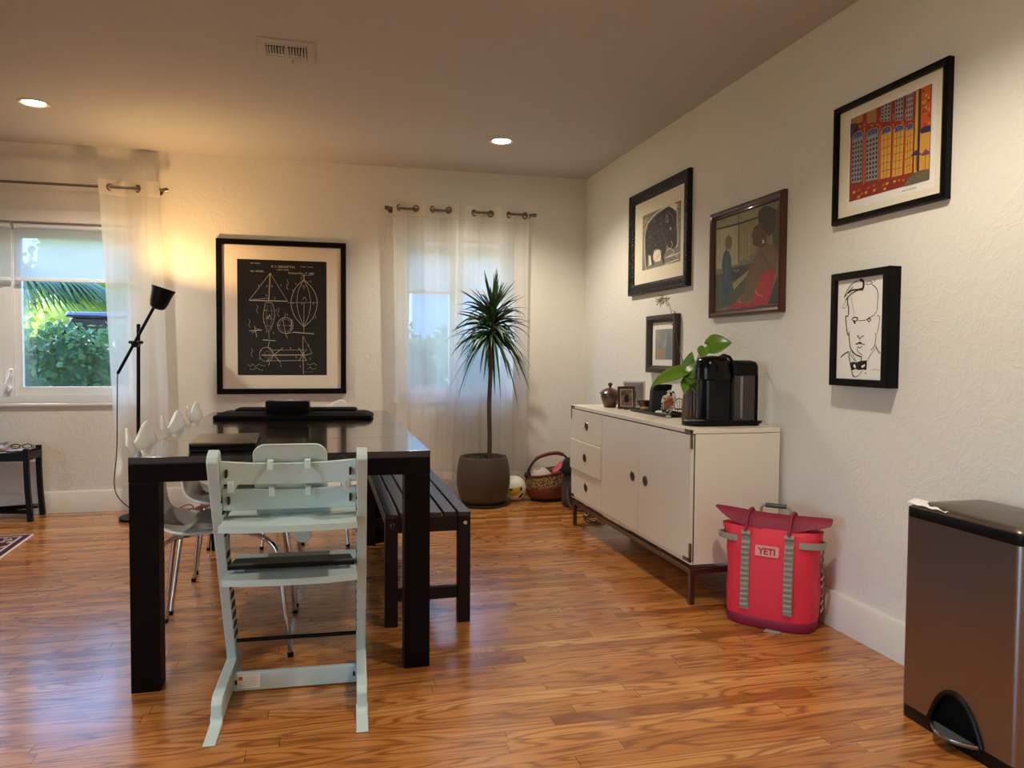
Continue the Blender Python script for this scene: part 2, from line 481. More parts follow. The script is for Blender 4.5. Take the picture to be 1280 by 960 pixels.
ART_BOAR=[('p',0,0,[0,0,1000,0,1000,1000,0,1000]),('s',20.3,1,[111,9,69,240,55,518,75,697,117,814,230,894,396,957,582,984,736,984]),('s',18.5,1,[762,993,862,897,912,833,914,665,940,491,929,291,898,251]),('p',0,1,[711,991,837,997,911,951,887,857,762,942]),('p',0,2,[91,401,84,640,160,804,341,900,503,945,660,980,787,927,888,806,889,621,904,415,905,297,843,242,793,227,717,286,652,352,640,233,589,156,616,20,576,36,522,169,535,272,400,327,318,317,296,214,334,54,292,53,235,226,164,276,151,42,122,56,107,233]),('p',0,1,[346,290,433,304,492,281,517,170,504,95,375,95,313,153,307,226]),('p',0,1,[184,236,235,244,269,75,194,56]),('s',9.2,3,[503,927,518,714,559,547,626,410,660,341]),('s',12.9,3,[660,902,763,823,839,684,861,509]),('s',9.2,1,[648,862,630,789,675,709,692,756,661,850]),('s',11.1,1,[735,608,755,612,770,586,750,573,735,598]),('s',11.1,1,[767,378,805,318,780,272]),('s',14.8,1,[628,122,819,128,991,144]),('s',14.8,1,[616,12,795,30,968,40]),('s',11.1,1,[666,228,743,263,844,174,667,124]),('s',7.4,0,[388,124,455,236]),('s',7.4,0,[415,155,482,213]),('s',9.2,1,[16,840,131,883]),('s',9.2,1,[15,895,159,927]),('s',9.2,1,[16,711,60,774]),('s',9.2,1,[862,931,947,957]),('s',9.2,1,[887,899,960,903]),('s',9.2,1,[950,723,986,746]),('s',9.2,1,[951,605,987,646]),('s',9.2,1,[894,147,956,84]),('s',9.2,1,[869,135,931,72]),('s',5.5,0,[310,627,343,614]),('s',3.7,0,[731,668,726,625]),('s',5.5,3,[732,561,735,533]),('s',2.8,3,[753,532,758,493]),('s',3.7,3,[679,516,675,492]),('s',3.7,3,[567,376,565,335]),('s',3.7,3,[658,528,668,499]),('s',5.5,3,[160,689,190,673]),('s',3.7,0,[444,447,481,437]),('s',3.7,0,[305,736,353,747]),('s',5.5,0,[617,745,625,699]),('s',3.7,3,[211,592,252,558]),('s',3.7,3,[226,679,266,670]),('s',2.8,3,[434,799,464,778]),('s',5.5,3,[574,454,572,418]),('s',5.5,0,[505,349,534,364]),('s',3.7,3,[434,564,460,580]),('s',5.5,3,[398,815,443,809]),('s',5.5,3,[600,532,602,494]),('s',3.7,0,[451,503,479,507]),('s',3.7,3,[357,722,401,687]),('s',3.7,3,[411,580,437,567]),('s',3.7,3,[395,415,434,417]),('s',5.5,3,[564,359,554,329]),('s',3.7,0,[355,587,382,596]),('s',5.5,0,[330,496,355,475]),('s',2.8,3,[662,661,657,621]),('s',3.7,3,[273,692,314,702]),('s',2.8,3,[620,714,627,668]),('s',2.8,3,[666,705,668,675]),('s',2.8,3,[519,757,561,729]),('s',5.5,3,[386,463,410,451]),('s',5.5,3,[443,609,487,600]),('s',2.8,3,[349,605,372,604]),('s',5.5,0,[484,439,522,430]),('s',5.5,3,[299,525,345,506]),('s',3.7,3,[532,399,576,372]),('s',2.8,3,[712,780,721,739]),('s',3.7,3,[551,838,557,809]),('s',5.5,3,[613,565,612,521]),('s',2.8,3,[385,759,430,749]),('s',2.8,3,[296,849,343,856]),('s',5.5,0,[790,383,797,358]),('s',5.5,0,[747,768,743,740]),('s',2.8,3,[444,632,486,646]),('s',3.7,3,[485,846,525,834]),('s',3.7,3,[249,888,282,884]),('s',2.8,0,[332,392,365,403]),('s',3.7,0,[656,419,657,394]),('s',3.7,3,[604,558,608,533]),('s',5.5,3,[408,628,449,623]),('s',2.8,3,[470,741,506,723]),('s',5.5,3,[299,844,322,847]),('s',5.5,3,[225,571,273,548]),('s',5.5,0,[617,459,619,432]),('s',3.7,3,[688,787,679,763]),('s',2.8,0,[719,631,727,604]),('s',2.8,3,[487,507,516,511]),('s',5.5,0,[839,492,839,463]),('s',2.8,3,[208,646,246,619]),('s',3.7,3,[312,815,341,802]),('s',2.8,3,[404,680,435,677]),('s',2.8,3,[501,363,534,344]),('s',3.7,3,[633,444,637,408]),('s',5.5,3,[601,380,594,355]),('s',2.8,3,[786,527,785,489]),('s',2.8,0,[331,800,369,800]),('s',5.5,0,[527,456,566,430]),('s',3.7,3,[558,708,552,685]),('s',2.8,3,[283,620,312,614]),('s',5.5,0,[835,534,837,500]),('s',5.5,3,[155,427,180,399]),('s',5.5,3,[475,748,503,730]),('s',3.7,3,[815,354,810,328]),('s',3.7,3,[273,552,320,521]),('s',2.8,3,[750,637,749,598]),('s',5.5,0,[203,500,234,501]),('s',3.7,3,[620,823,617,791]),('s',5.5,3,[290,610,339,604]),('s',5.5,3,[221,789,262,798]),('s',3.7,3,[207,443,240,422]),('s',2.8,3,[614,492,623,448]),('s',3.7,3,[620,557,612,525]),('s',5.5,0,[652,478,653,450]),('s',2.8,3,[590,745,598,704]),('s',5.5,3,[794,711,791,673]),('s',2.8,0,[538,520,538,489]),('s',5.5,3,[185,566,229,554]),('s',2.8,3,[398,749,430,723]),('s',3.7,3,[501,732,543,729]),('s',2.8,3,[464,455,487,450]),('s',5.5,3,[333,851,358,831]),('s',5.5,3,[270,821,304,800]),('s',5.5,3,[562,768,560,740]),('s',2.8,3,[546,744,541,705]),('s',5.5,3,[770,317,768,282]),('s',5.5,3,[595,341,599,309]),('s',2.8,0,[591,780,597,749]),('s',5.5,0,[586,736,592,705]),('s',2.8,3,[804,723,800,687]),('s',5.5,3,[474,820,520,831]),('s',3.7,3,[503,604,525,607]),('s',2.8,0,[633,756,641,717]),('s',2.8,3,[195,418,245,422]),('s',2.8,3,[455,484,490,495]),('s',3.7,3,[253,665,295,653]),('s',3.7,3,[603,678,602,638]),('s',3.7,3,[269,452,312,449]),('s',2.8,3,[520,550,547,568]),('s',2.8,3,[694,736,693,708]),('s',2.8,0,[260,712,287,729]),('s',3.7,3,[259,667,282,685]),('s',3.7,3,[434,516,457,515]),('s',3.7,3,[154,442,183,456]),('s',2.8,0,[257,599,288,610]),('s',3.7,3,[351,391,398,367]),('s',3.7,3,[318,769,363,752]),('s',2.8,3,[204,580,254,564]),('s',3.7,3,[259,903,282,889]),('s',3.7,0,[775,411,772,378]),('s',3.7,3,[576,360,568,332]),('s',3.7,3,[505,579,540,557]),('s',3.7,3,[734,367,732,324]),('s',3.7,3,[401,672,429,651]),('s',5.5,0,[332,815,374,799]),('s',2.8,3,[418,631,444,614]),('s',5.5,0,[202,575,244,575]),('s',5.5,0,[175,623,200,619]),('s',2.8,3,[380,700,403,699]),('s',2.8,0,[546,791,537,755]),('s',2.8,3,[601,537,591,510]),('s',3.7,0,[741,539,742,496]),('s',2.8,0,[695,574,697,548]),('s',2.8,3,[152,442,181,416]),('s',5.5,3,[473,752,517,735]),('s',3.7,3,[682,375,679,339]),('s',2.8,0,[351,410,385,409]),('s',5.5,0,[598,661,592,622]),('s',2.8,3,[663,604,666,566]),('s',2.8,3,[394,375,425,371]),('s',5.5,0,[294,827,342,804]),('s',2.8,0,[474,503,518,499]),('s',5.5,3,[807,538,813,505]),('s',5.5,3,[351,416,378,430]),('s',5.5,3,[351,630,391,643]),('s',5.5,3,[338,678,369,658]),('s',2.8,3,[240,696,287,687]),('s',5.5,3,[491,448,520,448]),('s',5.5,3,[803,566,812,530]),('s',3.7,3,[400,447,430,442]),('s',5.5,0,[673,348,674,323]),('s',3.7,3,[243,916,291,928]),('s',2.8,3,[828,385,838,358]),('s',5.5,3,[142,726,174,741]),('s',5.5,3,[463,735,502,725]),('s',2.8,0,[382,874,405,844]),('s',5.5,3,[316,837,359,812]),('s',5.5,3,[535,708,528,685]),('s',5.5,0,[774,337,774,300]),('s',5.5,3,[438,610,464,619]),('s',3.7,3,[836,501,834,470]),('s',3.7,3,[709,578,718,548]),('s',5.5,0,[514,646,558,619]),('s',2.8,3,[335,739,374,748]),('s',2.8,3,[698,430,694,398]),('s',3.7,3,[158,693,202,666]),('s',3.7,3,[363,717,403,685]),('s',2.8,3,[160,782,201,769]),('s',2.8,0,[440,663,486,652]),('s',5.5,3,[193,664,236,637]),('s',3.7,3,[805,297,809,264]),('s',2.8,3,[332,621,355,628]),('s',3.7,0,[246,558,287,550]),('s',3.7,3,[138,748,167,735]),('s',2.8,0,[602,766,595,732]),('s',2.8,3,[294,509,328,517]),('s',5.5,3,[210,875,241,873]),('s',3.7,3,[795,777,793,750]),('s',3.7,3,[181,657,229,665])]
ART_LADY=[('p',0,0,[0,0,1000,0,1000,1000,0,1000]),('p',0,1,[0,997,687,995,689,889,1,912]),('p',0,2,[1,904,387,888,394,468,2,454]),('p',0,3,[404,892,689,882,662,548,410,488]),('s',10.9,3,[68,862,78,707,67,539]),('s',10.9,1,[133,851,142,697,132,530]),('s',10.9,3,[234,833,244,682,234,518]),('s',10.9,1,[333,817,342,667,333,505]),('s',10.9,2,[453,796,462,649,453,490]),('s',10.9,1,[504,787,513,641,504,483]),('s',10.9,2,[557,778,566,633,557,476]),('s',10.9,0,[614,769,623,625,614,469]),('p',0,4,[-3,392,215,399,551,448,664,434,600,241,320,35,0,3]),('s',21.8,5,[7,906,208,898,404,892,700,897]),('s',14.0,5,[385,998,394,482]),('p',0,7,[181,661,237,623,276,542,285,421,255,274,246,47,139,46,128,286,144,407,112,487,131,592]),('p',0,8,[172,768,222,808,280,766,286,690,262,642,186,660,165,724]),('s',12.5,6,[188,554,202,431,186,311]),('s',12.5,16,[241,366,218,216,195,66]),('p',0,5,[277,437,458,445,575,402,437,316,279,302]),('p',0,9,[305,269,564,382,530,320,330,199]),('s',14.0,9,[315,418,334,401]),('s',14.0,9,[351,402,371,385]),('s',14.0,9,[388,409,407,392]),('s',14.0,9,[492,543,511,526]),('s',14.0,9,[526,553,545,536]),('s',14.0,9,[522,510,541,493]),('s',14.0,9,[562,490,580,474]),('p',0,10,[952,914,998,995,1000,515,969,519,917,581,895,694]),('p',0,11,[706,570,813,610,917,581,980,517,964,289,818,304,690,204,603,68,405,52,509,192,564,389,663,506]),('p',0,12,[701,838,631,794,596,722,626,688,627,624,694,600,749,578,813,596,831,732,788,808]),('p',0,13,[699,950,774,991,869,964,952,914,942,875,954,805,925,716,853,673,800,737,777,796,701,845,689,910]),('s',21.8,13,[631,797,669,802,691,791]),('p',0,14,[743,312,860,355,953,317,915,157,845,3,781,-3,196,8,393,68,604,39,669,149]),('p',0,5,[926,156,994,286,1000,3,856,5]),('s',7.8,16,[750,536,816,430,870,354]),('s',9.3,15,[669,164,703,118,779,98]),('s',7.8,15,[417,66,465,51]),('s',14.0,8,[729,511,665,378,578,215,487,106]),('s',10.9,17,[758,653,780,643,782,626,761,629])]
ART_CITY=[('p',0,0,[0,0,1000,0,1000,1000,0,1000]),('p',0,2,[180,907,205,905,213,165,188,164]),('p',0,2,[385,877,408,874,415,146,392,146]),('p',0,2,[552,858,574,856,580,136,558,135]),('p',0,2,[701,845,722,843,726,129,705,129]),('s',48.1,6,[6,873,217,857,417,806,586,757,816,678]),('p',0,3,[9,993,164,995,165,913,10,914]),('p',0,3,[220,997,347,997,348,842,221,864]),('p',0,4,[411,1002,533,1002,527,786,409,818]),('p',0,5,[421,992,440,992,440,971,421,972]),('p',0,5,[421,955,440,954,440,933,420,934]),('p',0,5,[420,918,439,915,439,894,420,897]),('p',0,5,[420,880,439,877,438,856,419,860]),('p',0,5,[419,843,438,839,438,818,419,823]),('p',0,5,[462,992,481,992,481,970,462,970]),('p',0,5,[461,952,480,951,480,929,461,931]),('p',0,5,[461,913,479,911,479,888,460,891]),('p',0,5,[460,873,479,870,478,848,459,852]),('p',0,5,[459,834,478,830,477,807,459,812]),('p',0,5,[502,992,521,992,521,968,502,969]),('p',0,5,[501,950,520,949,520,925,501,927]),('p',0,5,[500,908,519,906,518,883,500,885]),('p',0,5,[499,867,518,863,517,840,499,844]),('p',0,5,[499,825,517,821,516,797,498,802]),('p',0,4,[584,1003,682,998,680,737,586,762]),('p',0,5,[593,990,608,989,608,962,593,963]),('p',0,5,[593,942,608,940,608,913,593,915]),('p',0,5,[593,893,609,891,609,864,593,866]),('p',0,5,[594,845,609,842,609,815,594,818]),('p',0,5,[594,796,609,793,609,766,594,770]),('p',0,5,[626,988,641,987,641,959,626,961]),('p',0,5,[626,938,641,937,641,909,626,911]),('p',0,5,[626,888,641,886,641,858,626,861]),('p',0,5,[626,839,641,836,641,808,626,811]),('p',0,5,[626,789,640,785,640,758,626,762]),('p',0,5,[658,986,673,985,673,957,658,958]),('p',0,5,[658,935,673,933,673,905,658,907]),('p',0,5,[657,884,672,882,672,853,657,856]),('p',0,5,[657,833,672,830,672,801,657,805]),('p',0,5,[657,782,672,778,672,750,657,754]),('p',0,4,[717,999,797,997,792,701,719,717]),('p',0,5,[724,985,737,984,737,953,724,953]),('p',0,5,[724,928,737,927,737,896,725,897]),('p',0,5,[725,871,737,870,737,838,725,840]),('p',0,5,[725,814,737,813,737,781,725,783]),('p',0,5,[725,758,737,756,737,724,725,727]),('p',0,5,[751,984,763,983,763,951,751,952]),('p',0,5,[751,926,763,925,763,893,751,894]),('p',0,5,[750,868,763,867,762,835,750,837]),('p',0,5,[750,811,762,809,762,777,750,779]),('p',0,5,[750,753,762,751,761,719,750,722]),('p',0,5,[777,983,790,982,789,950,777,951]),('p',0,5,[777,924,789,923,788,891,776,892]),('p',0,5,[776,866,788,864,787,832,776,834]),('p',0,5,[775,807,787,806,787,773,775,775]),('p',0,5,[775,749,786,747,786,714,774,717]),('p',0,4,[29,781,46,808,103,824,160,804,177,772,175,200,27,219]),('p',0,7,[34,738,46,797,103,815,160,793,173,734]),('s',13.0,6,[18,785,41,813,103,824,164,806,188,768]),('p',0,5,[50,803,68,798,68,780,51,784]),('p',0,5,[83,807,100,802,101,784,84,788]),('p',0,5,[113,805,130,800,130,782,113,786]),('p',0,5,[142,797,159,793,159,775,143,779]),('p',0,5,[65,779,82,775,83,756,66,761]),('p',0,5,[103,777,120,773,120,754,103,759]),('p',0,5,[137,775,153,770,153,752,137,757]),('p',0,5,[36,702,57,700,57,668,36,669]),('p',0,5,[36,648,57,646,57,614,36,616]),('p',0,5,[36,594,57,592,57,560,36,562]),('p',0,5,[36,540,57,538,56,506,36,508]),('p',0,5,[36,486,56,485,56,452,36,454]),('p',0,5,[36,433,56,431,56,398,35,400]),('p',0,5,[35,379,56,377,56,345,35,347]),('p',0,5,[35,325,56,323,56,291,35,293]),('p',0,5,[35,272,56,269,56,237,35,240]),('p',0,5,[74,699,94,698,94,665,74,667]),('p',0,5,[74,645,94,644,94,611,74,613]),('p',0,5,[74,591,94,589,94,557,73,559]),('p',0,5,[73,537,94,535,94,503,73,505]),('p',0,5,[73,483,94,481,94,449,73,451]),('p',0,5,[73,429,94,427,93,395,73,397]),('p',0,5,[73,375,93,373,93,341,73,343]),('p',0,5,[73,321,93,319,93,287,73,289]),('p',0,5,[73,267,93,265,93,233,73,235]),('p',0,5,[111,697,131,695,131,663,111,664]),('p',0,5,[111,642,131,641,131,608,111,610]),('p',0,5,[111,588,131,586,131,554,111,555]),('p',0,5,[111,534,131,532,131,499,110,501]),('p',0,5,[110,480,131,478,131,445,110,447]),('p',0,5,[110,425,130,423,130,391,110,393]),('p',0,5,[110,371,130,369,130,337,110,339]),('p',0,5,[110,317,130,315,130,282,110,285]),('p',0,5,[110,263,130,261,130,228,110,231]),('p',0,5,[148,694,168,693,168,660,148,662]),('p',0,5,[148,640,168,638,168,605,147,607]),('p',0,5,[147,585,167,584,167,551,147,552]),('p',0,5,[147,531,167,529,167,496,147,498]),('p',0,5,[147,476,167,474,167,442,147,443]),('p',0,5,[147,422,167,420,167,387,147,389]),('p',0,5,[147,367,167,365,167,333,147,335]),('p',0,5,[147,313,167,311,167,278,146,280]),('p',0,5,[146,259,166,256,166,224,146,226]),('p',0,4,[223,746,239,773,303,790,366,771,382,740,388,169,229,185]),('p',0,7,[227,705,239,762,303,781,367,760,379,703]),('s',13.0,6,[212,750,235,778,303,790,370,773,392,736]),('p',0,5,[247,768,263,764,263,746,247,750]),('p',0,5,[282,773,298,768,299,751,283,755]),('p',0,5,[314,772,330,767,330,749,315,754]),('p',0,5,[346,765,362,760,362,743,346,747]),('p',0,5,[263,745,279,741,280,723,264,727]),('p',0,5,[303,743,319,739,320,721,304,726]),('p',0,5,[340,742,356,738,356,720,340,724]),('p',0,5,[232,667,254,666,254,634,232,635]),('p',0,5,[232,614,255,612,255,580,233,581]),('p',0,5,[233,560,255,559,256,526,233,528]),('p',0,5,[233,506,256,505,256,472,234,474]),('p',0,5,[234,452,256,451,257,419,234,420]),('p',0,5,[235,399,257,397,257,365,235,367]),('p',0,5,[235,345,257,343,258,311,235,313]),('p',0,5,[236,292,258,290,258,258,236,260]),('p',0,5,[236,238,259,236,259,204,237,206]),('p',0,5,[272,666,294,665,295,632,273,633]),('p',0,5,[273,612,295,610,295,578,273,579]),('p',0,5,[273,557,295,556,296,524,274,525]),('p',0,5,[274,503,296,502,296,470,274,471]),('p',0,5,[274,450,296,448,297,416,275,417]),('p',0,5,[275,396,297,394,297,362,275,363]),('p',0,5,[276,342,298,340,298,308,276,310]),('p',0,5,[276,288,298,286,298,254,276,256]),('p',0,5,[277,234,299,232,299,200,277,202]),('p',0,5,[312,664,334,663,334,630,313,631]),('p',0,5,[313,609,335,608,335,576,313,577]),('p',0,5,[313,555,335,554,335,521,314,523]),('p',0,5,[314,501,336,500,336,467,314,468]),('p',0,5,[314,447,336,445,336,413,315,414]),('p',0,5,[315,393,337,391,337,359,315,360]),('p',0,5,[315,339,337,337,338,304,316,306]),('p',0,5,[316,285,338,283,338,250,316,252]),('p',0,5,[317,231,338,229,339,196,317,198]),('p',0,5,[352,662,373,661,374,628,352,629]),('p',0,5,[352,607,374,606,374,573,353,575]),('p',0,5,[353,553,374,552,375,519,353,520]),('p',0,5,[353,498,375,497,375,464,354,466]),('p',0,5,[354,444,375,443,376,410,354,411]),('p',0,5,[354,390,376,388,376,355,355,357]),('p',0,5,[355,335,376,334,377,301,355,303]),('p',0,5,[355,281,377,279,377,247,356,249]),('p',0,5,[356,227,377,225,378,193,356,195]),('p',0,1,[418,701,433,726,484,744,535,727,550,698,547,149,426,158]),('p',0,7,[422,661,433,716,484,736,535,717,546,661]),('s',13.0,6,[408,704,429,731,484,744,538,729,559,694]),('p',0,5,[437,723,452,719,452,701,437,705]),('p',0,5,[466,727,481,723,481,706,466,710]),('p',0,5,[493,727,508,723,508,705,493,709]),('p',0,5,[519,721,534,717,534,699,519,703]),('p',0,5,[450,700,465,696,466,679,450,683]),('p',0,5,[483,699,499,696,499,678,484,682]),('p',0,5,[514,699,529,695,529,678,514,681]),('s',5.6,8,[458,656,463,166]),('s',5.6,8,[504,655,505,163]),('s',5.6,8,[426,591,543,588]),('s',5.6,8,[427,504,542,500]),('s',5.6,8,[429,417,542,412]),('s',5.6,8,[430,331,542,324]),('s',5.6,8,[431,244,541,237]),('p',0,1,[580,666,594,691,643,707,691,689,705,660,695,130,576,140]),('p',0,7,[584,627,594,681,643,699,691,679,702,625]),('s',13.0,6,[570,669,590,696,643,707,695,691,714,657]),('p',0,5,[598,687,612,683,613,666,598,669]),('p',0,5,[626,691,640,687,641,670,626,674]),('p',0,5,[651,689,666,686,666,669,651,672]),('p',0,5,[676,683,690,679,690,662,676,666]),('p',0,5,[610,665,625,661,625,644,611,648]),('p',0,5,[642,663,656,659,656,643,642,646]),('p',0,5,[671,662,685,658,685,641,671,645]),('s',5.6,8,[617,622,612,148]),('s',5.6,8,[661,620,654,144]),('s',5.6,8,[585,560,697,554]),('s',5.6,8,[585,476,695,469]),('s',5.6,8,[584,392,694,385]),('s',5.6,8,[583,308,692,300]),('s',5.6,8,[583,224,690,215]),('p',0,1,[727,635,740,660,770,678,799,664,813,635,809,129,723,127]),('p',0,7,[730,597,741,650,770,670,799,654,810,600]),('s',13.0,6,[718,639,737,665,770,678,803,666,821,632]),('p',0,5,[737,657,751,653,751,636,737,640]),('p',0,5,[756,662,770,658,770,641,756,645]),('p',0,5,[774,662,787,658,787,641,774,645]),('p',0,5,[791,656,804,653,805,636,791,640]),('p',0,5,[746,636,760,632,760,616,746,619]),('p',0,5,[767,636,781,632,781,616,767,619]),('p',0,5,[787,636,801,632,801,616,787,619]),('s',5.6,8,[752,595,749,138]),('s',5.6,8,[783,595,779,138]),('s',5.6,8,[730,533,808,534]),('s',5.6,8,[730,452,807,453]),('s',5.6,8,[729,371,807,371]),('s',5.6,8,[728,289,806,291]),('s',5.6,8,[728,208,805,210]),('p',0,1,[832,1000,874,999,869,111,829,115]),('p',0,9,[862,998,892,997,889,113,863,113]),('p',0,2,[892,997,998,998,1003,562,894,560]),('p',0,1,[901,849,924,849,921,826,901,832]),('p',0,6,[932,765,950,767,952,742,932,749]),('p',0,1,[965,874,981,876,984,847,965,858]),('p',0,0,[958,840,975,843,978,812,958,824]),('p',0,0,[910,750,928,753,930,722,910,734]),('p',0,0,[908,967,930,967,928,936,908,951]),('p',0,6,[954,761,968,765,973,738,954,745]),('p',0,1,[934,907,950,910,954,885,934,891]),('p',0,1,[944,724,961,727,964,700,944,708]),('p',0,1,[977,603,1000,604,997,584,977,587]),('p',0,0,[976,844,996,845,996,826,976,828]),('p',0,0,[978,677,994,680,998,647,978,661]),('p',0,1,[935,786,958,786,955,768,936,770]),('p',0,1,[949,764,962,768,968,743,949,748]),('p',0,6,[943,734,957,738,963,706,943,718]),('p',0,6,[931,605,950,607,950,590,931,588]),('p',0,1,[938,916,961,915,958,889,938,900]),('p',0,1,[928,853,945,856,948,831,928,837]),('p',0,0,[971,696,991,697,991,679,971,680]),('p',0,1,[917,833,930,837,937,803,917,816]),('p',0,0,[916,809,930,813,936,786,916,793]),('p',0,1,[972,750,989,752,992,724,972,734]),('p',0,1,[892,532,1003,514,1000,87,891,120]),('p',0,10,[894,560,942,578,1006,564,1006,497,897,510]),('s',9.3,9,[855,301,856,139]),('s',7.4,8,[959,267,955,109]),('p',0,10,[787,308,852,355,921,282,885,291,852,294]),('p',0,11,[905,272,954,332,1002,287,1002,260,967,261]),('p',0,12,[708,-1,768,67,819,98,902,121,998,108,998,0]),('s',5.6,3,[945,74,954,79]),('s',5.6,3,[919,83,929,88]),('s',5.6,3,[819,101,829,106]),('s',5.6,5,[832,96,842,101]),('s',5.6,5,[901,88,911,93]),('s',5.6,3,[944,66,953,71]),('s',5.6,3,[951,74,961,79]),('s',5.6,3,[799,101,810,106]),('s',5.6,3,[898,47,908,52]),('s',5.6,5,[865,94,875,99]),('s',5.6,3,[783,71,793,76]),('s',5.6,3,[783,114,793,119]),('s',5.6,5,[969,50,978,55]),('s',5.6,3,[950,67,960,72]),('s',5.6,3,[962,70,972,75]),('s',5.6,5,[813,89,824,94]),('s',5.6,5,[780,89,790,94]),('s',5.6,5,[896,89,905,94]),('s',5.6,3,[949,44,959,49]),('s',5.6,5,[832,57,842,62]),('s',5.6,5,[814,94,824,99]),('s',5.6,3,[897,75,907,80]),('s',5.6,5,[839,62,849,67]),('s',5.6,3,[868,63,878,68]),('s',5.6,5,[908,67,918,72]),('s',5.6,3,[809,104,819,109]),('s',5.6,3,[795,67,805,72]),('s',5.6,5,[953,67,963,72]),('s',5.6,5,[841,91,851,96]),('s',5.6,5,[821,89,831,94]),('p',0,1,[59,109,101,113,97,85,64,79]),('p',0,2,[122,120,164,123,160,95,127,89]),('p',0,2,[164,63,206,67,202,39,169,33]),('p',0,2,[256,110,296,113,292,86,260,80]),('p',0,2,[326,117,365,120,361,93,330,88]),('p',0,1,[336,62,375,65,371,38,340,33]),('p',0,2,[452,91,489,94,486,67,456,62]),('p',0,1,[499,94,536,98,532,71,503,66]),('p',0,1,[471,42,509,46,505,19,475,14]),('p',0,1,[591,94,627,97,624,71,595,66]),('p',0,2,[645,90,681,93,677,67,649,62]),('p',0,2,[698,79,733,83,730,57,702,52]),('p',0,1,[226,65,266,68,263,41,230,35]),('p',0,1,[123,38,165,42,161,14,128,8]),('p',0,10,[5,938,81,928,103,855,61,825,7,770]),('p',0,1,[113,869,143,873,155,848]),('p',0,1,[176,863,205,867,218,842]),('p',0,1,[279,819,307,822,319,798]),('p',0,1,[348,806,376,810,388,786]),('p',0,1,[668,717,693,720,703,698])]
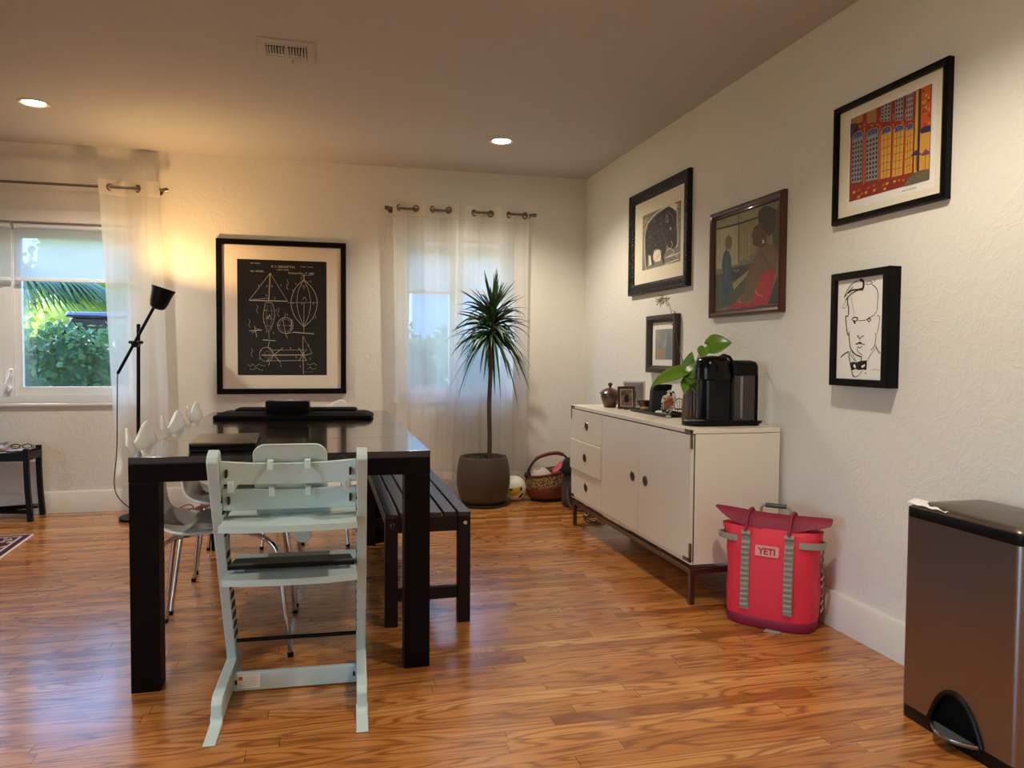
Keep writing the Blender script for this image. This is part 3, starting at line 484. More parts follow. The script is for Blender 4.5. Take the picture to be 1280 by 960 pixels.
ART_PATENT=[('s',4.9,0,[363,886,129,647]),('s',3.7,0,[363,886,554,646]),('s',9.8,0,[363,886,346,652]),('s',11.0,0,[126,647,554,646]),('s',4.9,0,[126,647,234,659,346,670]),('s',4.9,0,[311,632,283,502,326,386]),('s',4.9,0,[384,630,412,517,361,386]),('s',4.9,0,[311,632,384,630]),('s',3.7,0,[326,386,361,386]),('s',2.4,0,[330,614,319,503,342,392]),('s',2.4,0,[366,615,381,504,351,392]),('s',2.4,0,[288,490,408,486]),('s',2.4,0,[296,564,397,561]),('s',2.4,0,[303,429,381,427]),('s',6.1,0,[327,516,334,491,355,528,366,491]),('s',4.9,0,[342,380,350,318]),('s',9.8,0,[279,307,420,300]),('s',6.1,0,[350,293,334,243]),('s',9.8,0,[128,383,272,391]),('s',6.1,0,[187,427,210,329]),('s',4.9,0,[155,365,249,403]),('s',3.7,0,[194,409,233,397]),('s',6.1,0,[617,436,609,406,584,382,550,368,511,368,476,380,452,404,444,433,452,463,476,487,511,501,550,502,584,489,609,465,617,436]),('s',2.4,0,[597,435,590,413,572,394,545,384,516,383,489,393,471,411,464,434,471,456,489,475,516,485,545,486,572,476,590,458,597,435]),('s',4.9,0,[530,544,522,494]),('s',4.9,0,[499,506,530,370,554,320]),('s',6.1,0,[601,477,593,396]),('s',4.9,0,[578,483,617,483]),('s',4.9,0,[570,433,617,431]),('s',3.7,0,[530,364,617,371]),('s',11.0,0,[617,377,857,364]),('s',2.4,0,[436,433,625,436]),('s',6.1,0,[741,841,641,757,593,632,641,508,741,423]),('s',4.9,0,[741,841,681,746,662,633,689,522,741,423]),('s',4.9,0,[741,841,792,748,816,637,792,524,741,423]),('s',6.1,0,[741,841,848,750,892,638,848,512,741,423]),('s',3.7,0,[554,634,904,641]),('s',8.6,0,[741,884,741,828]),('s',4.9,0,[741,635,738,372]),('s',3.7,0,[704,871,848,881]),('s',3.7,0,[704,821,784,823]),('s',3.7,0,[712,784,776,783]),('s',4.9,0,[720,660,752,685,768,654]),('s',4.9,0,[396,182,389,155,367,133,335,121,301,120,269,132,248,154,240,180,248,207,270,229,301,241,336,242,367,230,389,209,396,182]),('s',2.4,0,[360,181,357,170,347,160,333,155,318,154,304,160,295,169,292,181,295,193,305,202,318,208,334,208,347,203,357,193,360,181]),('s',9.8,0,[263,174,769,178]),('s',4.9,0,[389,219,737,222]),('s',4.9,0,[326,125,769,128]),('s',6.1,0,[334,243,475,107]),('s',6.1,0,[499,239,310,119]),('s',6.1,0,[689,228,769,128]),('s',6.1,0,[769,229,681,127]),('s',6.1,0,[727,341,731,8]),('s',3.7,0,[733,335,833,191]),('s',7.3,0,[769,178,825,191]),('s',4.9,0,[349,119,341,82]),('s',3.7,0,[108,93,139,75,162,96,193,75,232,94,279,79,310,84]),('s',3.7,0,[131,56,170,46,201,63,248,44,279,47]),('s',3.7,0,[769,103,809,90,849,103,890,84]),('s',3.7,0,[777,52,809,71,833,53,882,62]),('s',2.4,0,[737,31,841,26]),('s',3.7,0,[210,612,226,588,210,563,230,532]),('s',3.7,0,[444,592,460,567,444,536,464,506]),('s',3.7,0,[546,836,565,805,546,774,565,743]),('s',3.7,0,[122,487,137,463,122,432,140,414]),('s',3.7,0,[147,235,163,211,147,186,163,155]),('s',3.7,0,[226,778,234,783,237,773,229,768]),('s',3.7,0,[319,774,327,779,330,770,322,764]),('s',3.7,0,[374,776,382,781,385,771,377,766]),('s',3.7,0,[475,784,483,789,486,780,479,774]),('s',3.7,0,[311,694,319,699,322,689,314,684]),('s',3.7,0,[405,671,413,677,416,667,408,662]),('s',3.7,0,[280,465,288,470,291,461,283,456]),('s',3.7,0,[296,564,303,569,306,560,299,555]),('s',3.7,0,[420,567,428,572,431,562,423,557]),('s',3.7,0,[436,437,444,442,447,432,439,427]),('s',3.7,0,[641,801,649,806,652,796,644,791]),('s',3.7,0,[704,852,712,857,715,847,707,842]),('s',3.7,0,[808,824,816,829,819,819,811,814]),('s',3.7,0,[609,744,617,749,620,739,612,734]),('s',3.7,0,[609,632,617,638,620,628,612,622]),('s',3.7,0,[704,628,712,633,716,623,708,618]),('s',3.7,0,[840,631,848,636,851,626,843,621]),('s',3.7,0,[865,512,873,517,876,507,868,502]),('s',3.7,0,[673,234,681,239,684,229,676,224]),('s',3.7,0,[641,158,649,164,652,154,644,148]),('s',3.7,0,[578,239,586,244,589,234,581,229]),('s',3.7,0,[248,218,256,223,259,213,251,208]),('s',3.7,0,[232,143,240,148,243,138,235,133]),('s',3.7,0,[785,260,793,265,796,255,788,250]),('s',3.7,0,[801,147,809,152,812,142,804,137]),('s',3.7,0,[689,77,697,82,700,72,692,67]),('s',3.7,0,[467,82,475,87,478,77,470,72]),('s',3.7,0,[546,532,554,537,557,527,549,522]),('s',3.7,0,[736,766,744,771,747,761,739,756]),('s',3.7,0,[311,379,318,384,322,375,314,369]),('s',3.7,0,[389,368,397,373,400,363,392,358])]

# ================================================================== THE SETTING
struct('floor', G().box(LW, RW, NW, BW, -.06, 0), M['floor'], angle=30)
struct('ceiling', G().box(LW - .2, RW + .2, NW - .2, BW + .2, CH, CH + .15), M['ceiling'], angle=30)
struct('wall_right', G().box(RW, RW + .15, NW - .2, BW + .2, -.06, CH), M['wall'], angle=30)
DY0, DY1, DZ = -1.6, 1.2, 2.06             # unseen glazed doorway, added to the left wall to let in cool fill daylight
g = G().box(LW - .15, LW, NW - .2, DY0, -.06, CH).box(LW - .15, LW, DY1, BW + .2, -.06, CH).box(LW - .15, LW, DY0, DY1, DZ, CH)
struct('wall_left', g, M['wall'], fix=False, angle=30)
g = G()
for a in (DY0, (DY0 + DY1) / 2 - .03, DY1 - .06): g.box(LW - .09, LW - .04, a, a + .06, 0, DZ)
g.box(LW - .09, LW - .04, DY0, DY1, DZ - .06, DZ).box(LW - .09, LW - .04, DY0, DY1, 0, .06)
struct('added_door_1', g, M['vinyl'], bevel=.003)
pl_ = bpy.data.objects['added_door_1']
for a in (DY0 + .06, (DY0 + DY1) / 2 + .03): G().box(LW - .067, LW - .063, a, a + 1.31, .06, DZ - .06).build('added_door_pane', M['glass'], pl_)
for nm, loc, rot, sx_, sy_ in (('window_daylight', (-2.0, BW + .2, 1.33), (-90, 0, 0), 1.6, 1.2), ('window_daylight', (.975, BW + .2, 1.33), (-90, 0, 0), .88, 1.2), ('added_door_daylight', (LW - .18, (DY0 + DY1) / 2, 1.03), (0, -90, 0), 2.06, 2.8)):
    l = bpy.data.lights.new(nm, 'AREA'); l.shape = 'RECTANGLE'; l.size = sx_; l.size_y = sy_; l.cycles.is_portal = True
    o = bpy.data.objects.new(nm, l); COL.objects.link(o); o.location = loc; o.rotation_euler = [radians(a) for a in rot]
struct('wall_near', G().box(LW, RW, NW - .15, NW, -.06, CH), M['wall'], angle=30)
W1, W2 = (-2.80, -1.205), (.535, 1.415)      # window openings
WZ0, WZ1, WT = .735, 1.93, .18
g = G()
xs = [LW, W1[0], W1[1], W2[0], W2[1], RW]
for i in range(5):
    if i in (1, 3):
        g.box(xs[i], xs[i + 1], BW, BW + WT, -.06, WZ0)
        g.box(xs[i], xs[i + 1], BW, BW + WT, WZ1, CH)
    else:
        g.box(xs[i], xs[i + 1], BW, BW + WT, -.06, CH)
struct('wall_back', g, M['wall'], fix=False, angle=30)
BH, BT = .143, .02
g = G().prism([(BW, 0), (BW - BT, 0), (BW - BT, BH - .012), (BW - .012, BH), (BW, BH)], 'x', LW, RW)
struct('baseboard_back', g, M['trim'])
g = G().prism([(RW, 0), (RW - BT, 0), (RW - BT, BH - .012), (RW - .012, BH), (RW, BH)], 'y', NW, BW - BT)
struct('baseboard_right', g, M['trim'])

def window(n, x0, x1, panes, mull):
    fy0, fy1 = BW + .07, BW + .13
    g = G()
    fw = .045
    g.box(x0 + fw, x1 - fw, fy0, fy1, WZ0, WZ0 + fw).box(x0 + fw, x1 - fw, fy0, fy1, WZ1 - fw, WZ1)
    g.box(x0, x0 + fw, fy0, fy1, WZ0, WZ1).box(x1 - fw, x1, fy0, fy1, WZ0, WZ1)
    for a, b in mull: g.box(a, b, fy0, fy1, WZ0 + fw, WZ1 - fw)
    win = struct('window_%d' % n, g, M['vinyl'])
    for a, b in panes:
        s = G()                                            # the sash round each pane
        z0, z1, t = WZ0 + fw, WZ1 - fw, .05
        e = .0015
        s.box(a, b, fy0 + .01, fy1 - .012, z0 + e, z0 + .06).box(a, b, fy0 + .01, fy1 - .012, z1 - .05, z1 - e)
        s.box(a - t + e, a, fy0 + .01, fy1 - .012, z0 + e, z1 - e).box(b, b + t - e, fy0 + .01, fy1 - .012, z0 + e, z1 - e)
        sash = s.build('window_sash', M['vinyl'], win)
        G().box(a, b, fy0 + .03, fy0 + .034, z0 + .06, z1 - .05).build('window_pane', M['glass'], sash)
    G().box(x0 - .07, x1 + .07, BW - .016, BW, WZ1, WZ1 + .082).build('window_head_casing', M['trim'], win, bevel=.004)
    G().box(x0 - .03, x1 + .03, BW - .02, BW + .07, WZ0 - .02, WZ0).build('window_sill', M['trim'], win, bevel=.004)
    return win
win = window(1, *W1, [(-2.70, -2.10), (-1.945, -1.30)], [(-2.05, -1.995)])
g = G().cyl((-2.02, BW + .07, .83), (-2.02, BW + .045, .83), .014).tube([(-2.02, BW + .05, .83), (-2.03, BW + .04, .86), (-2.0, BW + .035, .93), (-1.995, BW + .03, .96)], [.009, .008, .007, .011], 10)
g.build('window_crank', M['vinyl'], win)
window(2, *W2, [(.63, .935), (1.035, 1.33)], [(.975, .995)])

def blind(x0, x1, z, label):
    t = thing('roller_blind', label, 'blind', ((x0 + x1) / 2, BW + .035, WZ1), 0, 'roller blinds in the windows')
    g = G().grid([[(x0 + (x1 - x0) * i / 8, BW + .036 + .002 * sin(i * 1.3), WZ1 - .01 - (WZ1 - .01 - z) * j / 6) for i in range(9)] for j in range(7)])
    g.build('cloth', M['blind'], t, fix=False)
    G().cyl((x0, BW + .035, WZ1 - .022), (x1, BW + .035, WZ1 - .022), .02).build('roller', M['vinyl'], t)
    G().box(x0, x1, BW + .028, BW + .042, z - .022, z).build('bottom_bar', M['vinyl'], t, bevel=.003)
blind(-1.965, -1.22, 1.565, 'pale half-drawn roller blind in the left window, beside the curtain')
blind(-2.78, -1.985, 1.565, 'pale roller blind cut off by the photo edge, over the leftmost sash')
blind(.55, .975, 1.55, 'half-drawn roller blind behind the left sheer panel, left half of the plant window')
blind(.995, 1.40, 1.55, 'half-drawn roller blind behind the plant, right half of the plant window')

# ------------------------------------------------------------------ outside the windows
M['hedge'] = leafmat('hedge_leaf', S(52, 104, 70), S(120, 170, 116), .35, .2)
M['palmleaf'] = leafmat('palm_leaf', S(40, 84, 62), S(80, 120, 78), .35, .15)
M['lime'] = leafmat('sunlit_leaf', S(120, 150, 40), S(206, 206, 84), .5, .3)
M['green'] = leafmat('tree_leaf', S(56, 96, 44), S(128, 160, 70), .5, .3)
M['lawn'] = mat('lawn', S(90, 120, 56), .9, var=.4, vscale=40)
M['carblue'] = mat('car_roof_paint', S(28, 52, 88), .25, coat=.8)
M['carwhite'] = mat('car_body_paint', S(190, 200, 206), .25, coat=.8)
M['tyre'] = mat('tyre_rubber', S(20, 20, 20), .8)
gr = struct('ground_outside', G().box(-30, 30, -15, 45, -.4, -.3), M['lawn'])
def leaf_cloud(g, n, centre, rad, size, rnd, shell=.55, ratio=.6):
    for _ in range(n):
        d = Vector((rnd.gauss(0, 1), rnd.gauss(0, 1), rnd.gauss(0, 1))).normalized() * (shell + (1 - shell) * rnd.random())
        c = Vector((centre[0] + d.x * rad[0], centre[1] + d.y * rad[1], centre[2] + d.z * rad[2]))
        a = Vector((rnd.gauss(0, 1), rnd.gauss(0, 1), rnd.gauss(0, .7))).normalized()
        b = a.orthogonal().normalized()
        b.rotate(Matrix.Rotation(rnd.random() * 6.28, 3, a))
        nrm = a.cross(b)
        L = size * rnd.uniform(.7, 1.3); Wd = L * ratio * .5
        g.add([c, c + a * L * .45 + b * Wd + nrm * Wd * .3, c + a * L, c + a * L * .45 - b * Wd + nrm * Wd * .3, c + a * L * .8 + b * Wd * .7, c + a * L * .8 - b * Wd * .7],
              [(0, 1, 4, 2), (0, 2, 5, 3)])
rnd = random.Random(4)
hd = thing('hedge', 'clipped glossy round-leaved hedge outside the left window', 'hedge', (-1.0, 7.9, -.3))
g = G()
for i in range(13):
    c_, r_ = (-3.9 + i * .52, 7.95, .58), (.46, .36, .80 + .04 * sin(i * 2.1))
    leaf_cloud(g, 1700, c_, r_, .072, rnd, .84, .62)
    g.sphere(c_, r_[0] * .8, 12, 1, .8, r_[2] / r_[0])
g.build('foliage', M['hedge'], hd, fix=False, angle=180)
g = G()
for i in range(13): g.lathe((-3.9 + i * .52, 8.0, -.3), [(.05, 0), (.04, .5), (.02, 1.0)], 8)
g.build('stems', M['bark'], hd)
pt = thing('palm_tree', 'palm with dark drooping fronds hanging into the left window view', 'palm', (-2.74, 7.05, -.3))
g = G().lathe((-2.74, 7.05, -.3), [(.12, 0), (.10, .8), (.085, 1.8), (.05, 1.95)], 12)
g.build('trunk', M['bark'], pt)
for k in range(12):
    az = k * 2 * pi / 12 + .2
    g = G()
    base = Vector((-2.74, 7.05, 1.62))
    d = Vector((cos(az), sin(az) * .8, 0))
    L = 1.0
    for j in range(22):
        a = radians(-62 + 124 * j / 21)
        hub = base + d * .55 + Vector((0, 0, .12))
        dd = (d * cos(a) + d.cross(Vector((0, 0, 1))) * sin(a)).normalized()
        ln = .62 * (1 - .25 * abs(j - 10.5) / 10.5)
        pts = [hub + dd * ln * t + Vector((0, 0, .10 * t - .62 * t * t)) * ln for t in (0, .25, .5, .75, 1)]
        s = dd.cross(Vector((0, 0, 1))).normalized()
        g.grid([[p - s * w_, p + Vector((0, 0, .006)), p + s * w_] for p, w_ in zip(pts, (.006, .018, .02, .013, .001))])
    g.tube([base - Vector((0, 0, .05)), base + d * .3 + Vector((0, 0, .1)), base + d * .56 + Vector((0, 0, .12))], .012, 6)
    g.build('frond', M['palmleaf'], pt, fix=False, angle=180)
def tree(x, y, h, r, m, label, seed):
    t = thing('leafy_tree', label, 'tree', (x, y, -.3), 0, 'trees beyond the hedge')
    q = random.Random(seed)
    g = G()
    for i in range(9):
        c_ = (x + q.uniform(-.6, .6) * r, y + q.uniform(-.4, .4) * r, h + q.uniform(-.75, .5) * r)
        leaf_cloud(g, 260, c_, (r * .55, r * .5, r * .5), .20, q, .8, .55)
        g.sphere(c_, r * .42, 10)
    g.build('crown', m, t, fix=False, angle=180)
    G().lathe((x, y, -.3), [(.14, 0), (.1, h * .6), (.05, h)], 10).build('trunk', M['bark'], t)
tree(-8.2, 22.5, 2.4, 2.0, M['lime'], 'bright yellow-green tree behind the hedge, right of the palm fronds', 1)
tree(-4.7, 18.2, 2.2, 2.0, M['lime'], 'tall yellow-green tree behind the parked car', 2)
tree(-5.6, 12.6, 1.5, 1.3, M['green'], 'darker green tree behind the palm at the left photo edge', 3)
tree(-2.6, 23.5, 2.6, 1.8, M['green'], 'green tree faintly visible through the curtain right of the floor lamp', 4)
tree(2.1, 10.6, .75, .55, M['green'], 'low green bush faintly visible through the left sheer panel of the plant window', 5)
M['house'] = mat('daylight_blue_wall', S(150, 188, 220), .7, var=.05)  # added house: blue daylight behind the curtains is put into its wall colour
M['roof'] = mat('added_house_roof', S(120, 116, 112), .8, var=.2)
hs = thing('added_blue_house', 'added blue house across the lawn, giving blue daylight behind the plant window curtains', 'house', (5.0, 16, -.3))
G().box(1.6, 9.0, 14.0, 19.0, -.3, 3.2).build('walls', M['house'], hs)
G().prism([(13.5, 3.2), (19.5, 3.2), (16.5, 4.6)], 'x', 1.2, 9.4).build('roof', M['roof'], hs)
for x in (2.6, 4.6):
    f = G().box(x, x + 1.1, 13.96, 14.0, .7, 1.9).build('window', M['vinyl'], hs)
    G().box(x + .06, x + .52, 13.95, 13.965, .76, 1.84).box(x + .58, x + 1.04, 13.95, 13.965, .76, 1.84).build('window_glass', M['blackgloss'], f)
car = thing('car', 'parked car with dark blue roof beyond the hedge', 'car', (-2.4, 14.2, -.3))
zc = .2
g = G().loft([[(x, y, z + zc) for x, z in ((-4.55, .35 - .1), (-4.6, .75), (-4.3, .98), (-.5, .98), (-.2, .75), (-.25, .25))] for y in (13.4, 13.42, 14.98, 15.0)])
g.build('body', M['carwhite'], car, bevel=.06, seg=3)
g = G().loft([[(-4.2, y, .98 + zc), (-3.9, y, 1.42 + zc), (-1.7, y, 1.42 + zc), (-1.2, y, .98 + zc)] for y in (13.5, 14.9)])
g.build('cabin', M['blackgloss'], car, bevel=.05)
G().box(-4.0, -1.65, 13.5, 14.9, 1.42 + zc, 1.52 + zc).build('roof', M['carblue'], car, bevel=.05, seg=3)
for x in (-3.8, -1.1):
    for y in (13.42, 14.8): G().cyl((x, y, .02), (x, y + .2, .02), .32, n=28).build('wheel', M['tyre'], car, bevel=.03)

# ================================================================== LIGHTS IN THE CEILING
M['lens'] = mat('lit_lens', (1, .9, .76), emit=26)
M['lens'].node_tree.nodes['Principled BSDF'].inputs['Emission Color'].default_value = (1, .88, .7, 1)
def can(x, y, label, watts=CAN_W):
    t = thing('recessed_light', label, 'ceiling light', (x, y, CH), 0, 'recessed ceiling lights')
    G().lathe((x, y, 0), [(.078, CH), (.078, CH - .005), (.070, CH - .007), (.058, CH - .003), (.054, CH)], 40, caps=False).build('trim_ring', M['trim'], t)
    G().lathe((x, y, 0), [(.0005, CH - .002), (.056, CH - .002)], 32, caps=False).build('lens', M['lens'], t)
    l = bpy.data.lights.new('downlight', 'SPOT')
    l.energy = watts; l.color = CAN_COL; l.spot_size = radians(138); l.spot_blend = .6; l.shadow_soft_size = .045
    o = bpy.data.objects.new('downlight', l)
    COL.objects.link(o); o.parent = t; o.location = (0, 0, -.012)
can(-1.53, 4.72, 'glowing recessed ceiling light at the left, above the left window')
can(1.11, 4.76, 'glowing recessed ceiling light in front of the plant window')
can(1.11, 1.75, 'recessed ceiling light above the camera side of the right wall, out of frame')
can(-1.53, 1.75, 'recessed ceiling light above the left side of the room, out of frame')
can(1.11, -1.1, 'recessed ceiling light behind the viewpoint near the right wall, out of frame')
can(-1.53, -1.1, 'recessed ceiling light behind the viewpoint on the left, out of frame')

v = thing('air_vent', 'rectangular louvred air vent in the ceiling', 'vent', (-.155, 3.6, CH))
x0, x1, y0, y1 = -.275, -.03, 3.487, 3.722
prof = [(0, CH), (0, CH - .006), (.012, CH - .011), (.034, CH - .008), (.034, CH - .001)]
g = G().ring([[(x0 + i, y0 + i, h), (x1 - i, y0 + i, h), (x1 - i, y1 - i, h), (x0 + i, y1 - i, h)] for i, h in prof])
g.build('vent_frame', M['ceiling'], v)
G().box(x0 + .034, x1 - .034, y0 + .034, y1 - .034, CH - .003, CH - .001).build('duct_opening', M['gap'], v)
xa, xb = x0 + .036, x1 - .036
for k in range(14):
    xx = xa + (xb - xa) * (k + .5) / 14
    g = G().obb((xx, y0 + .098, CH - .011), (.0055, .075, .012), (0, radians(16), 0))
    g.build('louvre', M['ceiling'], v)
g = G().box(xa, xb, y0 + .034, y0 + .046, CH - .012, CH - .002).box(xa, xb, y0 + .136, y0 + .150, CH - .016, CH - .002).box((xa + xb) / 2 - .004, (xa + xb) / 2 + .004, y0 + .04, y0 + .14, CH - .014, CH - .003)
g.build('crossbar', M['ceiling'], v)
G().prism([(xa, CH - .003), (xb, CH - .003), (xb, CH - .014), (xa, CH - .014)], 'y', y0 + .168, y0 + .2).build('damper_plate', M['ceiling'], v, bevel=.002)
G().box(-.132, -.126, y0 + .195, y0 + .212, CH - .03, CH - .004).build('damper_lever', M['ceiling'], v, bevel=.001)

# ================================================================== CURTAINS
def curtain(label, top, bot, zt, zb, per, ph, rings, A=.034, yc=5.545):
    """Grommet panel: waves along a rod at height zt-.05; top and bot are (x0, x1)."""
    t = thing('sheer_curtain', label, 'curtain', ((top[0] + top[1]) / 2, yc, zt), 0, 'sheer grommet curtains')
    q = random.Random(int(label.__len__() * 7))
    f1, f2 = q.uniform(0, 6), q.uniform(0, 6)
    nx, nz = 150, 40
    def P(i, j):
        v = j / nz
        u = i / nx
        xt = top[0] + (top[1] - top[0]) * u
        xb = bot[0] + (bot[1] - bot[0]) * u
        x = xt + (xb - xt) * min(1, v * 1.2) ** .8
        amp = A * (1 - .45 * v)
        th = 2 * pi * (xt - ph) / per
        y = yc + amp * sin(th) + .007 * v * sin(th * 2.3 + f1) + .006 * v * sin(th * .6 + f2 + v * 2)
        x += .012 * sin(th * 2 + .3) * (1 - .3 * v)
        return Vector((x, y - .012 * v * 0, zt - (zt - zb) * v + (.004 * sin(th + 1) if j == nz else 0)))
    hj = 2
    G().grid([[P(i, j) for i in range(nx + 1)] for j in range(hj, nz + 1)]).build('cloth', M['sheer'], t, fix=False, angle=180)
    G().grid([[P(i, j) for i in range(nx + 1)] for j in range(0, hj + 1)]).build('header_band', M['band'], t, fix=False, angle=180)
    hem = G().grid([[P(i, nz) + Vector((0, -.002, dz)) for i in range(nx + 1)] for dz in (.055, 0)])
    hem.build('hem', M['band'], t, fix=False, angle=180)
    for k, x in enumerate(rings):
        th = 2 * pi * (x - ph) / per
        sgn = 1 if cos(th) > 0 else -1
        mx = Matrix.Rotation(radians(52) * -sgn, 4, 'Z') @ Matrix.Rotation(radians(90), 4, 'Y')
        prof = [(.021 + .0055 * cos(a), .0045 * sin(a)) for a in [2 * pi * i / 10 for i in range(11)]]
        G().lathe((x, yc, zt - .05), prof, 28, caps=False, mx=mx).build('grommet', M['bronze'], t)
    return t
def rod(label, x0, x1, z, brackets):
    t = thing('curtain_rod', label, 'curtain rod', ((x0 + x1) / 2, 5.545, z), 0, 'curtain rods')
    G().cyl((x0, 5.545, z), (x1, 5.545, z), .0085).build('pole', M['bronze'], t)
    for x, s in ((x0, -1), (x1, 1)):
        if x < -3: continue
        G().cyl((x, 5.545, z), (x + s * .012, 5.545, z), .012).cyl((x + s * .012, 5.545, z), (x + s * .034, 5.545, z), .016, .013).build('finial', M['bronze'], t, bevel=.002)
    for x in brackets:
        G().tube([(x, BW, z), (x, 5.575, z), (x, 5.545, z - .012)], .006, 8).cyl((x, BW - .004, z), (x, BW, z), .022).build('bracket', M['bronze'], t)
rod('thin metal curtain rod over the left window, running out of the photo', -3.1, -1.035, 2.166, (-1.07, -2.4))
rod('short metal curtain rod above the plant window', .47, 1.535, 2.128, (.485, 1.52))
curtain('single sheer white curtain behind the floor lamp', (-1.415, -1.055), (-1.34, -1.01), 2.214, .18, .31, -1.355, (-1.355, -1.19, -1.07))
curtain('left sheer white curtain panel of the plant window', (.5, .985), (.525, .955), 2.182, .155, .243, .54, (.54, .66, .782, .9))
curtain('right sheer white curtain panel, behind the potted plant', (.945, 1.5), (.92, 1.49), 2.172, .14, .265, 1.09, (1.09, 1.215, 1.355, 1.48))

# ================================================================== DINING TABLE
TX0, TX1, TY0, TY1, TZ = -.59, .357, 2.572, 4.44, .75
t = thing('dining_table', 'large dark espresso dining table in the middle of the room', 'table', (-.117, 3.5, 0))
g = G()
for a, b in ((TY0, 3.02), (3.022, 3.57), (3.572, TY1)): g.box(TX0, TX1, a, b, TZ - .022, TZ)
g.build('table_top', M['espressotop'], t, bevel=.0015)
g = G()
for a in (TY0, TY1 - .03): g.box(TX0, TX1, a, a + .03, TZ - .08, TZ - .0225)
for a in (TX0, TX1 - .03): g.box(a, a + .03, TY0 + .031, TY1 - .031, TZ - .08, TZ - .0225)
g.build('apron', M['espresso'], t, bevel=.0015)
for x in (TX0 + .0005, TX1 - .0865):
    for y in (TY0 + .0005, TY1 - .0865):
        G().box(x, x + .086, y, y + .086, 0, TZ - .081).build('leg', M['espresso'], t, bevel=.002)

# ------------------------------------------------------------------ bench
bx0, bx1, by0, by1 = .232, .58, 2.972, 4.33
t = thing('slatted_bench', 'dark slatted wooden bench tucked under the right side of the dining table', 'bench', ((bx0 + bx1) / 2, 3.65, 0))
pitch = (bx1 - bx0) / 6
for i in range(6):
    ins = 0 if i in (0, 5) else .012
    G().box(bx0 + pitch * i + .004, bx0 + pitch * (i + 1) - .004, by0 - .004 + ins, by1 + .004 - ins, .43, .45).build('slat', M['benchwood'], t, bevel=.003)
for x in (bx0 + .004, bx1 - .054):
    for y in (by0, by1 - .045):
        lg = G().box(x, x + .05, y, y + .045, 0, .43).build('leg', M['benchleg'], t, bevel=.003)
        s = -1 if y == by0 else 1
        yy = y if s < 0 else y + .045
        G().cyl((x + .028, yy, .405), (x + .028, yy + s * .003, .405), .0085).build('bolt', M['chrome'], lg, bevel=.001)
for y in (by0 + .008, by1 - .038):
    G().box(bx0 + .054, bx1 - .054, y, y + .03, .372, .43).build('end_rail', M['benchleg'], t, bevel=.002)
    G().box(bx0 + .054, bx1 - .054, y + .004, y + .026, .098, .147).build('stretcher', M['benchleg'], t, bevel=.002)
for x in (bx0 + .012, bx1 - .04):
    G().box(x, x + .028, by0 + .045, by1 - .045, .38, .43).build('side_rail', M['benchleg'], t, bevel=.002)
for s, y in ((1, by0 + .05), (-1, by1 - .05)):
    g = G().tube([((bx0 + bx1) / 2, y + s * .0, .125), ((bx0 + bx1) / 2, y + s * .27, .415)], .016, 6)
    g.build('brace', M['benchleg'], t)

# ================================================================== SHELL CHAIRS
def make_chair(name, label, loc, rotz, group):
    t = thing(name, label, 'chair', loc, rotz, group)
    prof = spline([(.215, 0, .428), (.205, 0, .444), (.15, 0, .452), (.04, 0, .446), (-.09, 0, .436), (-.165, 0, .446), (-.212, 0, .482), (-.232, 0, .545), (-.25, 0, .63), (-.280, 0, .72), (-.310, 0, .797)], 5)
    wid = spline([(.17, 0, 0), (.192, 0, 0), (.212, 0, 0), (.218, 0, 0), (.205, 0, 0), (.18, 0, 0), (.148, 0, 0), (.132, 0, 0), (.15, 0, 0), (.188, 0, 0), (.205, 0, 0)], 5)
    n, rows = len(prof), []
    for i, (p, w_) in enumerate(zip(prof, wid)):
        v = i / (n - 1)
        back = max(0, (v - .55) / .45)
        row = []
        for j in range(25):
            u = -1 + 2 * j / 24
            x, z = p.x, p.z
            x += .026 * back * u * u                                   # the back wraps forward
            z += .014 * (1 - back) * u * u * (1 if v < .5 else max(0, 1 - (v - .5) * 5))
            if back > 0:                                               # two raised ears with a dip between
                ear = math.exp(-((abs(u) - .74) / .30) ** 2) - .18
                z += back ** 2.5 * (.028 * ear - .045 * math.exp(-(u / .42) ** 2)) - back ** 6 * .05 * max(0, abs(u) - .86) / .14
            if v < .12: x -= .03 * (1 - v / .12) * u ** 4
            row.append((x, u * w_.x, z))
        rows.append(row)
    g = G().grid(rows)
    g.build('shell', M['chairwhite'], t, world=False, fix=False, solid=.0125, sub=1, angle=180)
    for sx in (-1, 1):
        for sy in (-1, 1):
            pts = [(.03 * sx - .01, .03 * sy, .424), (.10 * sx - .01, .10 * sy, .424), (.155 * sx - .01, .155 * sy, .418), (.195 * sx, .190 * sy, .385), (.212 * sx, .205 * sy, .31), (.248 * sx, .232 * sy, .012)]
            lg = G().tube(spline(pts, 7), .0085, 12).build('leg', M['chrome'], t, world=False)
            G().cyl((.2475 * sx, .2315 * sy, .016), (.2495 * sx, .2335 * sy, 0), .0115, .0105).build('foot_cap', M['black'], lg, world=False)
    g = G().cyl((-.01, 0, .418), (-.01, 0, .437), .055)
    for sx in (-1, 1):
        g.obb((.10 * sx - .01, 0, .421), (.02, .24, .006))
    g.build('seat_mount', M['chrome'], t, world=False, bevel=.001)
    return t
GC = 'white shell chairs round the dining table'
ch = make_chair('shell_chair', 'white eared shell chair nearest the camera on the left side of the dining table', (-.362, 3.0, 0), 0, GC)
dup(ch, (-.352, 3.55, 0), radians(-2), 'middle white shell chair of the three on the left side of the dining table')
dup(ch, (-.355, 4.15, 0), radians(1), 'white shell chair left of the dining table, nearest the back wall')
dup(ch, (-.07, 4.56, 0), radians(-96), 'white shell chair at the far end of the dining table, behind the black keyboard').scale.z = .97

